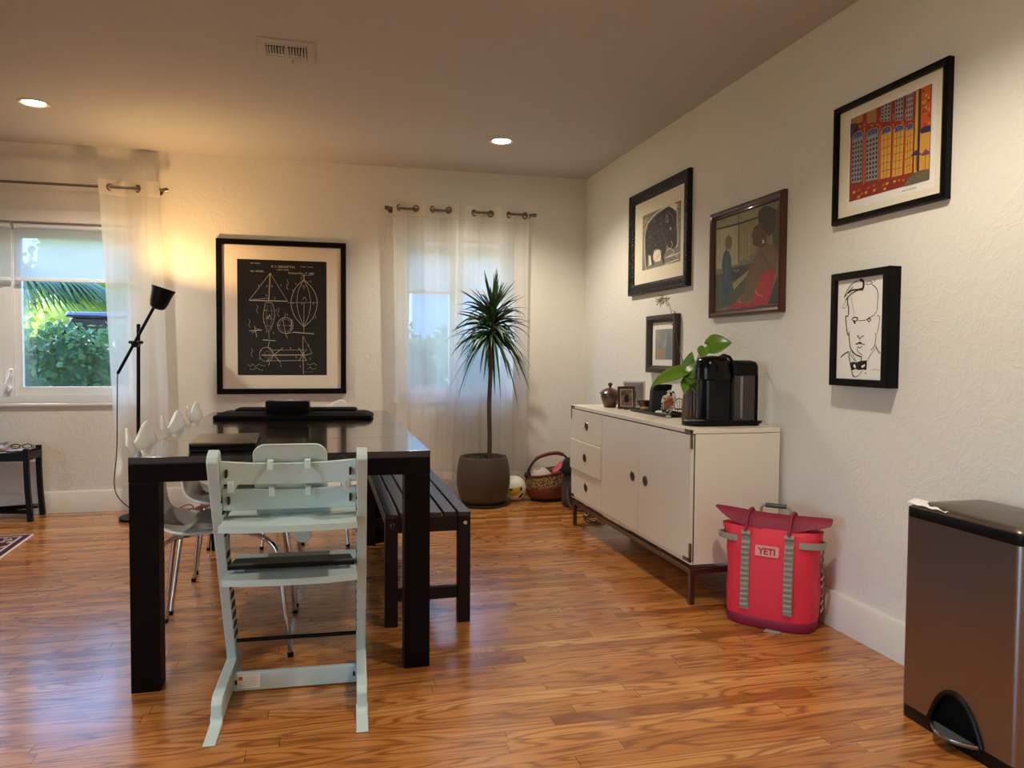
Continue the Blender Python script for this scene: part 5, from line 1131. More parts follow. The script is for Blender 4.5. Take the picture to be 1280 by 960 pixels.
# ================================================================== COOLER BAG
M['coral'] = mat('coral_red_fabric', S(222, 42, 62), .6, bump=.12, bscale=18, var=.06)
M['wine'] = mat('dark_raspberry_fabric', S(134, 14, 50), .6, bump=.12, bscale=22)
M['webbing'] = mat('grey_webbing', S(150, 146, 132), .7, bump=.3, bscale=300)
M['badge'] = mat('badge_pink_grey', S(226, 152, 148), .6)
M['badgeink'] = mat('badge_letter_red', S(150, 34, 48), .6)
t = thing('cooler_bag', 'coral red roll-top cooler bag with grey straps, standing by the right wall', 'bag', (1.775, 2.70, 0), radians(-46))
kw = dict(world=False)
A, B = .172, .112
def ringz(k, kb, z, dy=0, p=3.2, n=56): return [(a * k, b * kb + dy, z) for a, b in superell(A, B, p, n)]
G().loft([ringz(.97, .95, 0), ringz(1.0, 1.0, .008), ringz(1.01, 1.02, .035), ringz(1.0, 1.0, .042)]).build('base_band', M['wine'], t, angle=40, **kw)
prof = [(1.0, 1.0, .042, 0), (1.015, 1.03, .07, 0), (1.03, 1.05, .14, 0), (1.03, 1.02, .22, 0), (1.035, .94, .29, -.004), (1.06, .80, .34, -.012), (1.10, .62, .375, -.02), (1.14, .48, .395, -.026)]
def fr(z):                                   # front surface y of the body at height z, on the middle line
    for (k, kb, z0, d0), (k2, kb2, z1, d1) in zip(prof, prof[1:]):
        if z0 <= z <= z1:
            f = (z - z0) / (z1 - z0)
            return -(B * (kb + (kb2 - kb) * f)) + d0 + (d1 - d0) * f
    return -(B * prof[-1][1]) + prof[-1][3]
rows = []
for k, kb, z, d in prof:
    r_ = ringz(k, kb, z, d, 3.2 if z < .3 else 3.0)
    rows.append([(x + .003 * sin(z * 60 + x * 30), y + .0035 * sin(z * 75 + x * 22) * (abs(x) > .09), z) for x, y, z in r_])
G().loft(rows).build('body', M['coral'], t, angle=60, **kw)
# rolled, folded-over top
rings = []
for j in range(17):
    u = -1 + 2 * j / 16
    x = .226 * u
    e = abs(u) ** 2.6
    kk = 1 - (.88 if u < 0 else .62) * e                 # pinched to a point at one end, blunter at the other
    zr = .452 - .004 * u - .004 * cos(u * 3)
    hem = .062 * kk + .004 * sin(u * 7)
    rings.append([(x, -.034, zr), (x * .995, -.046 - .022 * kk, zr - hem * .45), (x * .98, -.052 - .030 * kk, zr - hem), (x * .97, -.044 - .022 * kk, zr - hem - .006 * kk),
                  (x * .97, -.02, zr - hem - .014 * kk), (x * .97, -.008 + .026 * kk, zr - hem - .004 * kk), (x * .99, -.016 + .022 * kk, zr - hem * .4), (x, -.026, zr + .001)])
G().loft(rings).build('roll_top', M['wine'], t, angle=40, **kw)
for s in (-1, 1):
    x = s * .083
    pts = []
    for z in [.072 + .012 * i for i in range(27)]:
        pts.append((z, fr(min(z, .394)) - .004 - (.022 if z > .365 else 0)))
    g = G().loft([[(x - .017, y, z), (x + .017, y, z), (x + .017, y + .003, z), (x - .017, y + .003, z)] for z, y in pts])
    stp = g.build('strap', M['webbing'], t, angle=30, **kw)
    g = G()
    for i in range(13):
        z = .082 + i * .0205
        y = fr(z) - .004
        g.loft([[(x - .015, y - .0002, z), (x - .015, y - .0075, z + .004), (x - .015, y - .007, z + .011), (x - .015, y - .0002, z + .014)], [(x + .015, y - .0002, z), (x + .015, y - .0065, z + .003), (x + .015, y - .0078, z + .010), (x + .015, y - .0002, z + .014)]])
    g.build('loops', M['webbing'], stp, angle=25, **kw)
    G().tube(spline([(x, fr(.37) - .03, .385), (x, -.092, .425), (x, -.06, .455), (x, -.01, .457), (x, .03, .43)], 6), .006, 6).build('buckle_strap', M['wine'], t, **kw)
y0 = fr(.31) - .006
pn = G().loft([[(a, y0 + .012 * 0 - o + (b) * .10, .312 + b) for a, b in rrect(.0455, .0205, .005, 5)] for o in (-.004, .0)]).build('badge', M['badge'], t, angle=30, **kw)
g = text_mesh('YETI', .034, lambda x, z: (x, y0 - .0008 + (z - .0125) * .10, .312 + z - .0122), None, 'lettering', pn, bold=.0012)
g.build('lettering', M['badgeink'], pn, fix=False, angle=180, **kw)
for s in (-1, 1):
    pth = spline([(s * .118, -.098, 0), (s * .165, -.088, 0), (s * .208, -.050, 0), (s * .186, -.015, 0)], 6)
    g = G()
    sd = []
    for i_, p in enumerate(pth):
        d_ = (pth[min(i_ + 1, len(pth) - 1)] - pth[max(i_ - 1, 0)]).normalized()
        n2 = Vector((d_.y, -d_.x, 0)) * .0015
        sd.append([(p + n2) + Vector((0, 0, .335)), (p + n2) + Vector((0, 0, .360)), (p - n2) + Vector((0, 0, .360)), (p - n2) + Vector((0, 0, .335))])
    g.loft(sd).build('side_tab', M['webbing'], t, angle=30, **kw)
g = G().tube(spline([(-.060, .03, .41), (-.058, .03, .452), (-.045, .03, .468), (0, .03, .471), (.045, .03, .468), (.058, .03, .452), (.060, .03, .41)], 6), .006, 10)
hnd = g.build('top_handle', M['webbing'], t, **kw)
G().cyl((-.042, .03, .469), (.042, .03, .469), .0095).build('handle_grip', M['greyplastic'], hnd, bevel=.003, **kw)
for s in (-1, 1):
    G().tube(spline([(s * .12, .108, .36), (s * .15, .135, .25), (s * .14, .14, .12), (s * .13, .112, .04)], 6), .011, 8).build('shoulder_strap', M['webbing'], t, **kw)
g = G()
for k in range(9):
    z = .06 + k * .032
    g.tube([(A * 1.03, .03, z), (A * 1.03 + .007, .045, z + .014), (A * 1.03, .06, z + .03)], .004, 6)
g.build('side_loops', M['webbing'], t, **kw)
G().obb((.03, -.125, .002), (.06, .03, .003)).build('loose_strap_end', M['webbing'], t, bevel=.001, **kw)

# ================================================================== STEP BIN
m, nt_, b = nodes('brushed_bin_steel')
tc = N(nt_, 'TexCoord'); mp = N(nt_, 'Mapping'); mp.inputs['Scale'].default_value = (40, 40, .6)
n = N(nt_, 'TexNoise', i_Scale=30.0, i_Detail=3.0); nt_.links.new(tc.outputs['Object'], mp.inputs[0]); nt_.links.new(mp.outputs[0], n.inputs['Vector'])
b.inputs['Base Color'].default_value = (*S(146, 136, 128), 1); b.inputs['Metallic'].default_value = 1
nt_.links.new(math_(nt_, 'ADD', .24, math_(nt_, 'MULTIPLY', n.outputs[0], .14)), b.inputs['Roughness'])
b.inputs['Anisotropic'].default_value = .5
M['binsteel'] = m
M['binlid'] = mat('bin_lid_steel', S(120, 110, 102), .34, 1)
X0, X1, Y0, Y1 = 1.697, 1.962, 1.508, 1.906
bx, by = (X0 + X1) / 2, (Y0 + Y1) / 2
hx, hy = (X1 - X0) / 2, (Y1 - Y0) / 2
t = thing('step_bin', 'tall brushed steel pedal bin with black lid at the right edge', 'trash can', (bx, by, 0))
P = lambda k, z, r=.022: [(bx + a, by + b_, z) for a, b_ in rrect(hx * k, hy * k, r, 6)]
# steel wall with an arched cut-out for the pedal on the room side
arch = [(by - .097, .040), (by - .088, .062), (by - .07, .098), (by - .045, .128), (by - .012, .146), (by + .020, .143), (by + .046, .122), (by + .066, .088), (by + .078, .058), (by + .086, .040)]
face = [(Y0 + .022, .040)] + [(a, z) for a, z in arch] + [(Y1 - .022, .040), (Y1 - .022, .606), (Y0 + .022, .606)]
g = G().prism(face, 'x', X0, X0 + .004)
r_ = [(bx + a, by + b_) for a, b_ in rrect(hx, hy, .022, 6)]
loop = [p for p in r_]
# the other three sides: from the front-left corner round the back
idx = [i for i, p in enumerate(loop) if p[0] > X0 + 1e-4 or abs(p[1] - by) > hy - .0221]
ordered = sorted(range(len(loop)), key=lambda i: math.atan2(loop[i][1] - by, loop[i][0] - bx))
path = [loop[i] for i in ordered]
g.loft([[(x, y, .040) for x, y in path], [(x, y, .606) for x, y in path]], False, False)
body = g.build('steel_body', M['binsteel'], t, fix=True, angle=30)
G().loft([P(.985, 0), P(.995, .004), P(.995, .041), P(.96, .0415)]).build('base_skirt', M['black'], t, angle=30)
rim = [(y + (1 if y > by - .005 else -1) * .006, z) for y, z in arch]
g = G().tube([(X0 - .001, y, z) for y, z in spline([(y, z, 0) for y, z in arch], 3) for y, z in [(y, z)]] if False else [(X0 - .001, p[0], p[1]) for p in [tuple(q)[:2] for q in spline([(y, z, 0) for y, z in arch], 3)]], .0075, 10)
g.build('arch_trim', M['black'], t)
g = G().prism(arch, 'x', X0 + .018, X0 + .022)
g.build('arch_recess', M['blackmatte'], t)
n_ = 20
pp = [(X0 - .048 * sin(pi * i / n_) ** .8 * 1.0, by - .085 + .155 * i / n_) for i in range(n_ + 1)]
ped = pp + [(X0 + .018, by + .07), (X0 + .018, by - .085)]
pd = G().prism(ped, 'z', .030, .040).build('pedal', M['greyplastic'], t, bevel=.002)
G().tube([(x, y, .040) for x, y in pp], .0042, 8).build('pedal_edge', M['chrome'], pd)
G().loft([P(.995, .6062), P(1.0, .609), P(1.0, .632), P(.99, .635), P(.975, .635)]).build('lid_rim', M['black'], t, angle=30)
dome = []
for k, z in ((.972, .6352), (.966, .638), (.93, .644), (.8, .651), (.55, .656), (.2, .6585), (.01, .659)):
    dome.append([(bx + a, by + b_, z) for a, b_ in rrect(hx * k, hy * k, .022 * k, 6)])
G().loft(dome, False).build('lid_panel', M['binlid'], t, angle=40)
M['linerwhite'] = mat('bin_bag_white', S(236, 232, 228), .4, spec=.4)
pts = [[(X0 + .003 + .062 * u * (1 - .75 * v), Y1 - .002 - .145 * v, .6405 + .010 * sin(u * 2.6) * (1 - v) ** 1.2 + .002 * sin(v * 17 + u * 5) + .004) for u in [i / 8 for i in range(9)]] for v in [j / 10 for j in range(11)]]
G().grid(pts).build('bin_liner', M['linerwhite'], t, fix=False, solid=.0008, angle=180)

# ================================================================== POTTED PLANT
px, py = 1.118, 5.30
t = thing('potted_dracaena', 'tall thin-stemmed dracaena in a taupe pot in front of the curtained window', 'plant', (px, py, 0))
G().lathe((px, py, 0), [(.13, 0), (.165, .004), (.175, .018), (.168, .020), (.15, .012)], 44).build('saucer', mat('dark_saucer', S(52, 50, 52), .4), t, angle=40)
G().lathe((px, py, .012), [(.135, .0), (.150, .006), (.176, .06), (.191, .14), (.192, .20), (.185, .27), (.173, .325), (.168, .338), (.158, .338), (.155, .325), (.15, .29)], 56).build('pot', M['terracotta'], t, angle=50)
g = G()
q = random.Random(3)
rings = []
for r_, z in ((.152, .318), (.12, .325), (.07, .322), (.02, .33), (.001, .33)):
    rings.append([(px + r_ * cos(a), py + r_ * sin(a), z + q.uniform(-.004, .006)) for a in [2 * pi * i / 32 for i in range(32)]])
g.loft(rings)
for k in range(40):
    a, r_ = q.uniform(0, 6.28), .14 * q.random() ** .5
    g.sphere((px + r_ * cos(a), py + r_ * sin(a), .328), q.uniform(.006, .014), 6)
g.sphere((px - .085, py - .06, .338), .032, 8, 1.2, 1, .7).sphere((px - .055, py - .08, .34), .022, 8)
g.build('soil', M['soil'], t)
trunk = spline([(1.162, py, .31), (1.163, py, .5), (1.158, py, .72), (1.166, py, .92), (1.168, py, 1.10), (1.180, py, 1.22), (1.185, py, 1.30)], 6)
g = G().tube(trunk, [.0165 - .003 * i / len(trunk) for i in range(len(trunk))], 14)
g.build('trunk', M['bark'], t)
g = G()
q = random.Random(21)
for k in range(175):
    v = k / 174
    z0 = 1.19 + .20 * v + q.uniform(-.015, .015)
    az = k * 2.39996 + q.uniform(-.3, .3)
    elev = radians(-16 + 94 * v ** 1.1 + q.uniform(-34, 26))
    L = q.uniform(.26, .41) * (1.0 if v < .75 else .95)
    d = Vector((cos(az), sin(az) * .62, 0)).normalized()
    droop = (.95 - .66 * v) * q.uniform(.3, 1.35)
    c0 = Vector((1.168 + .014 * v, py, z0))
    pts = []
    for i in range(9):
        s_ = i / 8
        h = L * s_
        p = c0 + d * h * cos(elev) * (1 - .22 * droop * s_) + Vector((0, 0, h * sin(elev) - droop * L * s_ ** 2.1 * .85))
        p.y = py + (p.y - py) * .55
        pts.append(p)
    side = d.cross(Vector((0, 0, 1))).normalized()
    side.rotate(Matrix.Rotation(q.uniform(-.7, .7), 3, d))
    wds = [.007, .010, .0118, .0118, .011, .0092, .007, .0042, .0004]
    rows = []
    for p, w_ in zip(pts, wds):
        rows.append([p - side * w_, p - Vector((0, 0, w_ * .45)), p + side * w_])
    g.grid(rows)
g.build('crown', M['dracaena'], t, fix=False, angle=180)

# ------------------------------------------------------------------ ball
m, nt_, b = nodes('ball_white_leather')
M['ballwhite'] = mat('ball_white', S(226, 220, 204), .4, bump=.1, bscale=60)
M['ballyellow'] = mat('ball_yellow', S(206, 168, 40), .4)
bxx, byy, br = 1.372, 5.40, .092
t = thing('ball', 'white ball with yellow and black markings between the plant pot and the basket', 'ball', (bxx, byy, 0))
G().sphere((bxx, byy, br), br, 32).build('ball_skin', M['ballwhite'], t, angle=180)
def on_ball(u, v, k=1.006):
    """u, v in radians right and up of the point that faces the room."""
    d = Vector((sin(u - .25) * cos(v), -cos(u - .25) * cos(v), sin(v)))
    return Vector((bxx, byy, br)) + d * br * k
def patch(poly, mname, nm, k):
    poly = [(a[0] + (b_[0] - a[0]) * i / 6, a[1] + (b_[1] - a[1]) * i / 6) for a, b_ in zip(poly, poly[1:] + poly[:1]) for i in range(6)]
    g = G(); cx_ = sum(p[0] for p in poly) / len(poly); cy_ = sum(p[1] for p in poly) / len(poly)
    rings = [[on_ball(cx_ + (p[0] - cx_) * s_, cy_ + (p[1] - cy_) * s_, k) for p in poly] for s_ in (1, .85, .68, .5, .33, .16, .02)]
    g.loft(rings, False).build(nm, M[mname], t, fix=False, angle=180)
patch([(-.55, -.05), (-.1, .16), (.3, .22), (.66, .30), (.60, -.10), (.34, -.42), (-.05, -.50), (-.42, -.34)], 'ballyellow', 'yellow_patch', 1.010)
patch([(-.40, .10), (-.12, .14), (-.10, -.02), (-.36, -.04)], 'ink', 'black_mark', 1.016)
patch([(.46, .10), (.70, .28), (.68, -.14)], 'ink', 'black_mark', 1.016)
patch([(.42, -.62), (.62, -.36), (.86, -.20), (.84, -.52), (.60, -.74)], 'ink', 'black_mark', 1.010)

# ------------------------------------------------------------------ basket
m, nt_, b = nodes('woven_basket_straw')
tc = N(nt_, 'TexCoord'); sp = N(nt_, 'SeparateXYZ'); nt_.links.new(tc.outputs['Object'], sp.inputs[0])
ck = N(nt_, 'TexChecker', i_Scale=95.0); nt_.links.new(tc.outputs['Object'], ck.inputs[0])
no = N(nt_, 'TexNoise', i_Scale=120.0); nt_.links.new(tc.outputs['Object'], no.inputs['Vector'])
nt_.links.new(sp.outputs[2], ck.inputs[0]) if False else None
upper = mixc(nt_, math_(nt_, 'GREATER_THAN', no.outputs[0], .5), S(40, 30, 26), S(176, 138, 76))
lower = mixc(nt_, no.outputs[0], S(96, 36, 14), S(160, 76, 32))
sel = math_(nt_, 'GREATER_THAN', math_(nt_, 'ADD', sp.outputs[2], math_(nt_, 'MULTIPLY', sp.outputs[0], -.12)), .112)
c = mixc(nt_, sel, lower, upper)
c = mixc(nt_, math_(nt_, 'LESS_THAN', sp.outputs[2], .028), c, S(40, 26, 34))
nt_.links.new(c, b.inputs['Base Color']); b.inputs['Roughness'].default_value = .7
wv = N(nt_, 'TexWave', i_Scale=55.0, bands_direction='Z'); nt_.links.new(tc.outputs['Object'], wv.inputs['Vector'])
bp_ = N(nt_, 'Bump', i_Strength=.6, i_Distance=.003); nt_.links.new(wv.outputs[0], bp_.inputs['Height']); nt_.links.new(bp_.outputs[0], b.inputs['Normal'])
M['basket'] = m
M['leatherred'] = mat('red_brown_leather', S(96, 34, 26), .5, bump=.2)
M['leatherdark'] = mat('dark_leather', S(44, 24, 24), .55)
M['pink'] = mat('pink_cloth', S(206, 90, 104), .8)
M['palecloth'] = mat('pale_cloth', S(196, 180, 168), .85)
M['blackcloth'] = mat('black_cloth', S(16, 18, 20), .9, bump=.4, bscale=40)
M['greycloth'] = mat('grey_mesh_cloth', S(74, 62, 58), .9, bump=.5, bscale=200)
bkx, bky = 1.625, 5.385
t = thing('woven_basket', 'woven orange and brown basket with red leather handle, by the credenza', 'basket', (bkx, bky, 0))
rings = []
for r_, z in ((.10, 0), (.125, .006), (.152, .05), (.168, .11), (.170, .16), (.162, .205), (.152, .205), (.158, .15), (.14, .05), (.09, .02)):
    rings.append([(bkx + r_ * cos(a), bky + r_ * .82 * sin(a), z + (.028 * cos(a) * (z / .205) if z > .01 else 0)) for a in [2 * pi * i / 56 for i in range(56)]])
G().loft(rings).build('bowl', M['basket'], t, angle=60)
rimp = [(bkx + .159 * cos(a), bky + .131 * sin(a), .208 + .028 * cos(a)) for a in [2 * pi * i / 48 for i in range(49)]]
G().tube(rimp, .0085, 8, False).build('rim', M['leatherred'], t)
hp = spline([(1.468, 5.375, .185), (1.475, 5.372, .225), (1.515, 5.37, .292), (1.56, 5.37, .325), (1.64, 5.37, .345), (1.71, 5.37, .345), (1.765, 5.372, .315), (1.788, 5.375, .25)], 6)
n_ = len(hp)
h1 = G().tube(hp[int(n_ * .34):int(n_ * .80)], .0135, 12).build('handle', M['leatherred'], t)
for a, b_ in ((0, int(n_ * .36)), (int(n_ * .78), n_)):
    for dy in (-.016, .016): G().tube([(p[0], p[1] + dy * (1 - abs((i / max(1, b_ - a - 1)) if a == 0 else 1 - i / max(1, b_ - a - 1)) * .7), p[2]) for i, p in enumerate(hp[a:b_])], .0075, 8).build('handle_loop', M['leatherdark'], t)
G().sphere((1.467, 5.372, .19), .026, 12, 1, .8, 1.1).build('handle_knot', M['leatherdark'], t)
tp = thing('pink_cloth', 'crumpled pink cloth sticking out of the woven basket', 'cloth', (1.69, 5.39, .20))
g = G().grid([[(1.655 + .10 * u + .01 * sin(v * 4), 5.33 + .11 * v, .212 + .055 * u - .01 * sin(u * 5 + v * 6) + .028 * sin(v * 3.1) * u) for u in [i / 12 for i in range(13)]] for v in [j / 10 for j in range(11)]])
g.build('folds', M['pink'], tp, fix=False, solid=.004, sub=1, angle=180)
tp = thing('pale_cloth', 'pale crumpled cloth in the left half of the woven basket', 'cloth', (1.56, 5.385, .17))
g = G().lathe((1.57, 5.39, .125), [(.08, 0), (.095, .03), (.085, .075), (.06, .098), (.03, .108), (.001, .112)], 26, 1, .8)
for p in g.v: p += Vector((.008 * sin(p.z * 90 + p.x * 60), .006 * sin(p.x * 80), .01 * sin(p.x * 55 + p.y * 40)))
g.build('folds', M['palecloth'], tp, angle=180)
# tote bag with black cloth between basket and credenza
t = thing('tote_bag', 'grey mesh tote bag squeezed between the woven basket and the white credenza', 'bag', (1.735, 5.11, 0))
def sack(cx_, cy_, rx, ry, zs, ph, n=32):
    return [[(cx_ + rx * k * (1 + .07 * sin(3 * a + ph + z * 9)) * cos(a), cy_ + ry * k * (1 + .06 * sin(4 * a + z * 14)) * sin(a), z) for a in [2 * pi * i / n for i in range(n)]] for k, z in zs]
G().loft(sack(1.737, 5.115, .082, .085, [(.7, 0), (.95, .01), (1.02, .06), (1.0, .14), (.95, .2), (.9, .235)], .4)).build('body', M['greycloth'], t, angle=180)
G().tube(spline([(1.675, 5.04, .15), (1.66, 5.01, .09), (1.665, 4.97, .03), (1.70, 4.93, .012), (1.77, 4.90, .012)], 6), .009, 8).build('strap', M['greycloth'], t)
t = thing('black_jacket', 'bunched black cloth heaped on the grey tote bag beside the credenza', 'cloth', (1.735, 5.11, .24))
g = G().loft(sack(1.733, 5.105, .086, .088, [(.5, .238), (.98, .242), (1.04, .26), (1.02, .27), (.9, .315), (.75, .338), (.4, .350), (.05, .353)], 1.3))
g.build('folds', M['blackcloth'], t, angle=180)
t = thing('cable_coil', 'loose dark cables lying on the floor under the far end of the credenza', 'cable', (1.72, 4.72, 0))
q = random.Random(9)
for k in range(3):
    cx_, cy_ = 1.70 + .05 * k, 4.62 + .09 * k
    pts = [(cx_ + (.05 + .012 * q.random()) * cos(a), cy_ + (.075 + .015 * q.random()) * sin(a), .006 + .018 * k + .010 * (1 + sin(a * 2.3 + k))) for a in [i * .55 for i in range(24)]]
    G().tube(spline(pts, 4), .004, 6).build('cable', M['black'], t)

# ================================================================== LEFT CORNER: SIDE TABLE, MAGAZINES, RUG
sx0, sx1, sy0, sy1, sz = -2.55, -1.80, 5.345, 5.59, .452
t = thing('side_table', 'low black side table cut off by the left photo edge, under the window', 'side table', (-2.17, 5.47, 0))
G().box(sx0 + .012, sx1 - .012, sy0 + .01, sy1 - .01, sz - .045, sz - .028).build('table_top', M['black'], t, bevel=.002)
g = G()
for y in (sy0, sy1 - .018): g.box(sx0 + .03, sx1 - .03, y, y + .018, sz - .065, sz - .012)
g.build('long_rail', M['black'], t, bevel=.002)
for x in (sx0, sx1 - .018):
    gl = G().box(x, x + .018, sy0 + .03, sy1 - .03, sz - .065, sz - .012)
    gl.build('end_rail', M['black'], t, bevel=.002)
g = G()
for k in range(9):
    for x in (sx1 - .12 + k * .011,): g.cyl((x, sy0 + .009, sz - .012), (x, sy0 + .009, sz - .003), .003, n=8)
    g.cyl((sx1 - .009, sy0 + .04 + k * .02, sz - .012), (sx1 - .009, sy0 + .04 + k * .02, sz - .003), .003, n=8)
g.box(sx0 + .02, sx1 - .02, sy0 + .004, sy0 + .014, sz - .004, sz).box(sx1 - .014, sx1 - .004, sy0 + .02, sy1 - .02, sz - .004, sz)
g.build('gallery_rail', M['black'], t, bevel=.001)
for x, s in ((sx0, 1), (sx1 - .03, -1)):
    for y in (sy0, sy1 - .03):
        bot = -s * .018
        rings = [[(x + a + bot * k, y + b_, z) for a, b_ in ((0, 0), (.03, 0), (.03, .03), (0, .03))] for k, z in ((1, 0), (.8, .06), (.25, .2), (0, .34), (0, sz + .012))]
        G().loft(rings).build('leg', M['black'], t, bevel=.002, angle=30)
for a, b_ in (((sx0 + .02, sy0 + .02), (sx1 - .02, sy1 - .02)), ((sx0 + .02, sy1 - .02), (sx1 - .02, sy0 + .02))):
    G().tube([(a[0], a[1], .062), (b_[0], b_[1], .062)], .014, 4).build('cross_stretcher', M['black'], t)
ST = sz - .0278
M['magpurple'] = mat('magazine_purple', S(150, 132, 168), .35, col2=S(214, 204, 216), vscale=14)
M['magpink'] = mat('magazine_red', S(150, 90, 84), .35, col2=S(212, 196, 190), vscale=16)
M['bookblue'] = mat('blue_book_cover', S(20, 52, 128), .4, col2=S(60, 110, 176), vscale=5)
M['pages'] = mat('book_pages', S(214, 206, 190), .8)
def magazine(label, c, rot, w_, h_, th, m, curl, cat='magazine', name='magazine'):
    t = thing(name, label, cat, c, radians(rot), None)
    rows = [[(-w_ / 2 + w_ * u, -h_ / 2 + h_ * v, th + curl * (u ** 3) + .0015 * sin(u * 9 + v * 5) + .002) for u in [i / 10 for i in range(11)]] for v in [j / 6 for j in range(7)]]
    G().grid(rows).build('cover', m, t, world=False, fix=False, solid=.0008, angle=180)
    rows = [[(-w_ / 2 + w_ * u * .99, -h_ / 2 + h_ * v, max(.001, .5 * th + .9 * curl * u ** 3 + .0015 * sin(u * 9 + v * 5) + .0005)) for u in [i / 10 for i in range(11)]] for v in [j / 6 for j in range(7)]]
    G().grid(rows).build('pages', M['pages'], t, world=False, fix=False, solid=max(.001, th), angle=180)
magazine('reddish magazine at the bottom of the pile on the black side table', (-1.99, 5.468, ST), 4, .26, .17, .006, M['magpink'], .0)
magazine('purple-white open magazine with curled pages on top of the black side table pile', (-1.93, 5.468, ST + .0095), -6, .20, .15, .008, M['magpurple'], .012)
magazine('blue book with pale curled page edges at the left photo edge, on the side table', (-2.08, 5.47, ST + .0095), 8, .22, .17, .035, M['bookblue'], .02, 'book', 'book')
t = thing('eyeglasses', 'dark-framed eyeglasses lying on the magazines at the back of the side table', 'glasses', (-1.90, 5.53, ST + .022))
for s in (-1, 1):
    G().tube([(s * .034 + .026 * cos(a), .006 * sin(a), .016 + .013 * sin(a)) for a in [2 * pi * i / 24 for i in range(25)]], .0028, 6, False).build('rim', M['black'], t, world=False)
    G().tube(spline([(s * .062, 0, .019), (s * .066, .02, .017), (s * .05, .05, .006)], 6), .0022, 6).build('temple', M['black'], t, world=False)
G().tube([(-.009, 0, .019), (0, -.001, .022), (.009, 0, .019)], .0024, 6).build('bridge', M['black'], t, world=False)

m, nt_, b = nodes('persian_rug_pattern')
tc = N(nt_, 'TexCoord'); sp = N(nt_, 'SeparateXYZ'); nt_.links.new(tc.outputs['Object'], sp.inputs[0])
ex = math_(nt_, 'SUBTRACT', .8, math_(nt_, 'ABSOLUTE', sp.outputs[0])); ey = math_(nt_, 'SUBTRACT', 1.1, math_(nt_, 'ABSOLUTE', sp.outputs[1]))
e_ = math_(nt_, 'MINIMUM', ex, ey)
vo = N(nt_, 'TexVoronoi', i_Scale=26.0); nt_.links.new(tc.outputs['Object'], vo.inputs['Vector'])
v2 = N(nt_, 'TexVoronoi', i_Scale=9.0); nt_.links.new(tc.outputs['Object'], v2.inputs['Vector'])
motif = mixc(nt_, math_(nt_, 'LESS_THAN', vo.outputs['Distance'], .34), S(52, 30, 52), S(206, 176, 150))
motif = mixc(nt_, math_(nt_, 'LESS_THAN', vo.outputs['Distance'], .16), motif, S(120, 44, 48))
field = mixc(nt_, math_(nt_, 'LESS_THAN', v2.outputs['Distance'], .30), S(110, 34, 42), S(60, 44, 74))
c = mixc(nt_, math_(nt_, 'LESS_THAN', e_, .26), field, motif)
c = mixc(nt_, math_(nt_, 'LESS_THAN', e_, .045), c, S(62, 34, 56))
c = mixc(nt_, math_(nt_, 'LESS_THAN', math_(nt_, 'ABSOLUTE', math_(nt_, 'SUBTRACT', e_, .052)), .007), c, S(200, 170, 150))
c = mixc(nt_, math_(nt_, 'LESS_THAN', e_, .012), c, S(210, 190, 170))
nt_.links.new(c, b.inputs['Base Color']); b.inputs['Roughness'].default_value = .95; b.inputs['Specular IOR Level'].default_value = .1
M['rug'] = m
t = thing('persian_rug', 'patterned dark red and purple rug, one corner visible at the left edge', 'rug', (-2.396, 3.825, 0), radians(2.5))
G().loft([[(a, b_, z) for a, b_ in rrect(.8 - i, 1.1 - i, .004, 2)] for i, z in ((0, .0005), (0, .006), (.003, .008))]).build('pile', M['rug'], t, world=False, angle=40)

# ================================================================== FRAMED PICTURES
def framed(name, label, wall, a0, a1, z0, z1, prof, fm, mats_in, loc_h, extra=None):
    """wall 'R': a runs from a0 (far, image left) to a1 (near); wall 'B': a is x.  prof: (inset, height) of the moulding."""
    ctr = (a0 + a1) / 2
    if wall == 'R':
        P = lambda a, z, h: Vector((RW - h, a0 - a, z0 + z))
        loc = (RW, ctr, (z0 + z1) / 2)
    else:
        P = lambda a, z, h: Vector((a0 + a, BW - h, z0 + z))
        loc = (ctr, BW, (z0 + z1) / 2)
    W, H = abs(a1 - a0), z1 - z0
    t = thing(name, label, 'picture', loc)
    G().ring(frame_loops(P, 0, W, 0, H, prof)).build('frame', fm, t, angle=28)
    for nm, m, ins, h in mats_in:                      # flat sheets: (left, right, bottom, top) insets
        l_, r_, b_, t_ = ins
        G().add([P(l_, b_, h), P(W - r_, b_, h), P(W - r_, H - t_, h), P(l_, H - t_, h)], [(0, 1, 2, 3)]).build(nm, m, t, fix=False)
    return t, P, W, H
def placer(P, ins, W, H, h):
    l_, r_, b_, t_ = ins
    return (lambda u, v, e: P(l_ + (W - l_ - r_) * u, b_ + (H - b_ - t_) * v, h + e)), W - l_ - r_, H - b_ - t_

gl = dict(rough=.22, coat=.5)
M['chalk'] = mat('chalk_line', S(196, 182, 164), .5)
M['slate'] = mat('poster_black', S(12, 11, 11), .3, coat=.15)
M['matboard'] = mat('mat_board', S(230, 214, 196), .6, coat=.12)
M['frameblack'] = mat('frame_black_lacquer', S(6, 5, 5), .4, spec=.15)
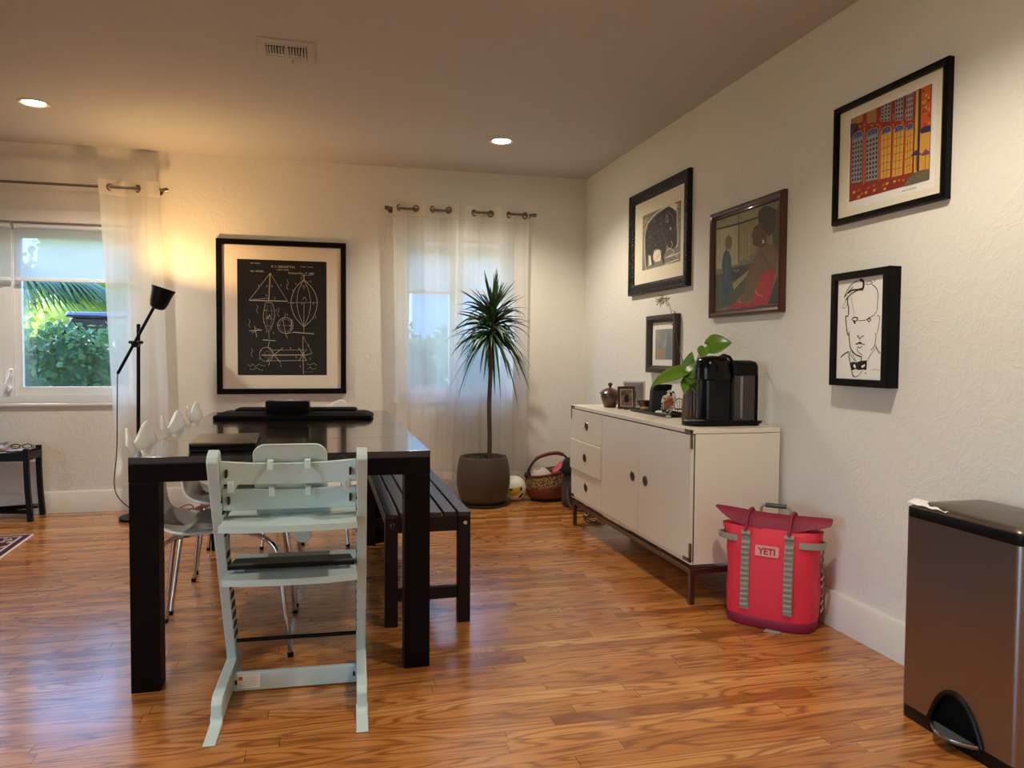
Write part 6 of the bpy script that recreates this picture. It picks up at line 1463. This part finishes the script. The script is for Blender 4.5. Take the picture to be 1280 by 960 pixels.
# airship patent poster on the back wall
fp = [(0, 0), (0, .030), (.003, .034), (.034, .034), (.037, .030), (.038, .012)]
ins = (.137, .136, .133, .136)
t, P, W, H = framed('patent_poster', 'large black framed airship patent poster on the back wall', 'B', -.713, .166, .789, 1.869, fp, M['frameblack'],
                    [('mat_board', M['matboard'], (.036, .036, .036, .036), .012), ('poster', M['slate'], ins, .0128)], 0)
place, w_, h_ = placer(P, ins, W, H, .0128)
drawing('line_drawing', [(k_, w_0 * .6, c_0, p_0) for k_, w_0, c_0, p_0 in ART_PATENT], [M['chalk']], place, w_, h_, t)
def ptext(s, u, v, size, al='LEFT'):
    g = text_mesh(s, size, lambda x, y: place(u + x / w_, v + y / h_, .0006), None, 'lettering', t, al)
    g.build('lettering', M['chalk'], t, fix=False, angle=180)
ptext('(No Model.)', .145, .962, .013)
ptext('R. F. DEGASTYN.', .51, .935, .022, 'CENTER')
ptext('AERIAL VESSEL.', .51, .912, .013, 'CENTER')
ptext('2 Sheets\u2014Sheet 1.', .70, .945, .012)
ptext('No. 418,981.', .145, .892, .018)
ptext('Patented Dec. 17, 1889.', .565, .885, .0185)

# boar woodcut, ornate black frame
m = mat('ornate_black_carving', S(9, 8, 9), .34, spec=.3)
tt = m.node_tree
tc = N(tt, 'TexCoord'); vo = N(tt, 'TexVoronoi', i_Scale=75.0); tt.links.new(tc.outputs['Object'], vo.inputs['Vector'])
bp_ = N(tt, 'Bump', i_Strength=1.0, i_Distance=.006); tt.links.new(vo.outputs['Distance'], bp_.inputs['Height'])
tt.links.new(bp_.outputs[0], tt.nodes['Principled BSDF'].inputs['Normal'])
M['carved'] = m
fp = [(0, 0), (0, .022), (.004, .030), (.012, .032), (.018, .026), (.030, .029), (.050, .026), (.060, .018), (.066, .016), (.067, .010)]
ins = (.187, .098, .145, .147)
t, P, W, H = framed('boar_print', 'boar woodcut in an ornate carved black frame, farthest picture along the right wall', 'R', 4.700, 3.865, 1.468, 2.119, fp, M['carved'],
                    [('paper', M['cream'], (.065, .05, .065, .065), .010)], 0)
M['wood1'], M['wood2'], M['wood3'] = mat('print_grey', S(134, 127, 114), .7), mat('print_dark', S(58, 54, 50), .7), mat('print_hatch', S(128, 120, 106), .7)
place, w_, h_ = placer(P, (.187, .116, .150, .155), W, H, .0103)
drawing('woodcut', ART_BOAR, [M['wood1'], M['cream'], M['wood2'], M['wood3']], place, w_, h_, t)
# painting of a seated woman in red
fp = [(0, 0), (0, .018), (.004, .026), (.014, .030), (.024, .026), (.030, .018), (.036, .020), (.040, .012)]
ins = (.042, .042, .040, .040)
lady = [(96, 90, 70), (120, 114, 88), (142, 132, 108), (118, 104, 78), (62, 62, 44), (42, 40, 38), (52, 92, 98), (30, 62, 70), (92, 72, 48), (126, 118, 82), (56, 62, 36), (92, 66, 42), (70, 48, 34), (38, 33, 30), (140, 32, 36), (196, 112, 112), (24, 48, 56), (210, 196, 176)]
t, P, W, H = framed('woman_painting', 'painting of a woman in red, glossy red-brown frame, right wall', 'R', 3.622, 2.972, 1.275, 1.817, fp, M['redwood'], [('canvas_edge', M['gap'], (.038, .038, .038, .038), .010)], 0)
place, w_, h_ = placer(P, ins, W, H, .0104)
drawing('oil_painting', ART_LADY, [mat('oil_paint', S(*[min(255, int(x_ * 1.22)) for x_ in c]), .42, bump=.35, bscale=90, var=.3, vscale=30) for c in lady], place, w_, h_, t)

# colourful town facade print
fp = [(0, 0), (0, .022), (.003, .027), (.012, .029), (.022, .024), (.024, .012)]
t, P, W, H = framed('facade_print', 'colourful red and yellow facade print in thin black frame, highest on right wall', 'R', 2.640, 2.074, 1.598, 2.056, fp, M['frameblack'],
                    [('mat_board', M['cream'], (.022, .022, .022, .022), .0105), ('paper_margin', M['paper'], (.075, .058, .050, .052), .0110)], 0)
city = [(140, 46, 32), (212, 156, 62), (196, 88, 36), (170, 120, 60), (150, 146, 150), (34, 26, 30), (152, 42, 34), (88, 108, 156), (96, 66, 34), (58, 42, 54), (52, 48, 84), (120, 66, 96), (98, 96, 74)]
place, w_, h_ = placer(P, (.086, .080, .080, .062), W, H, .0115)
drawing('town_picture', ART_CITY, [mat('print_colour', S(*c), .5, var=.12, vscale=50) for c in city], place, w_, h_, t)
g = G()
for k in range(14): g.add([P(.36 + k * .005, .062, .0113), P(.3635 + k * .005, .062, .0113), P(.364 + k * .005, .066 + .002 * (k % 3), .0113)], [(0, 1, 2)])
g.build('pencil_signature', M['photodark'], t, fix=False)

# ink drawing of a face in a deep black box frame
fp = [(0, 0), (0, .050), (.002, .055), (.026, .055), (.028, .052), (.028, .040)]
t, P, W, H = framed('face_drawing', 'ink line drawing of a man with bow tie in deep black box frame', 'R', 2.594, 2.283, .968, 1.402, fp, M['frameblack'], [('paper', M['paper'], (.027, .027, .027, .027), .041)], 0)
place, w_, h_ = placer(P, (.029, .029, .024, .024), W, H, .0412)
drawing('ink_drawing', ART_FACE, [M['ink'], M['paper']], place, w_, h_, t)

# small picture in a deep walnut frame above the credenza
m = mat('small_painting', S(128, 138, 142), .5, col2=S(168, 156, 140), vscale=9)
fp = [(0, 0), (0, .034), (.003, .038), (.024, .038), (.03, .030), (.042, .022), (.044, .010)]
t, P, W, H = framed('small_picture', 'small muted painting in a deep walnut frame just above the white credenza', 'R', 4.383, 3.985, .975, 1.322, fp, M['walnut'],
                    [('mat_board', M['paper'], (.042, .042, .042, .042), .0105), ('painting', m, (.086, .062, .080, .085), .0110)], 0)
M['bluegrey'] = mat('painted_blue_grey', S(112, 128, 140), .5); M['tanp'] = mat('painted_tan', S(160, 140, 112), .5)
place, w_, h_ = placer(P, (.086, .062, .080, .085), W, H, .0110)
drawing('brush_marks', [('p', 0, 0, [0, 0, 1000, 0, 1000, 330, 600, 420, 200, 380, 0, 450]), ('p', 0, 1, [560, 0, 900, 0, 860, 700, 700, 900, 600, 500]), ('s', 60, 1, [380, 900, 460, 760, 420, 640]), ('s', 40, 0, [420, 830, 520, 760, 480, 620])], [M['tanp'], M['bluegrey']], place, w_, h_, t)
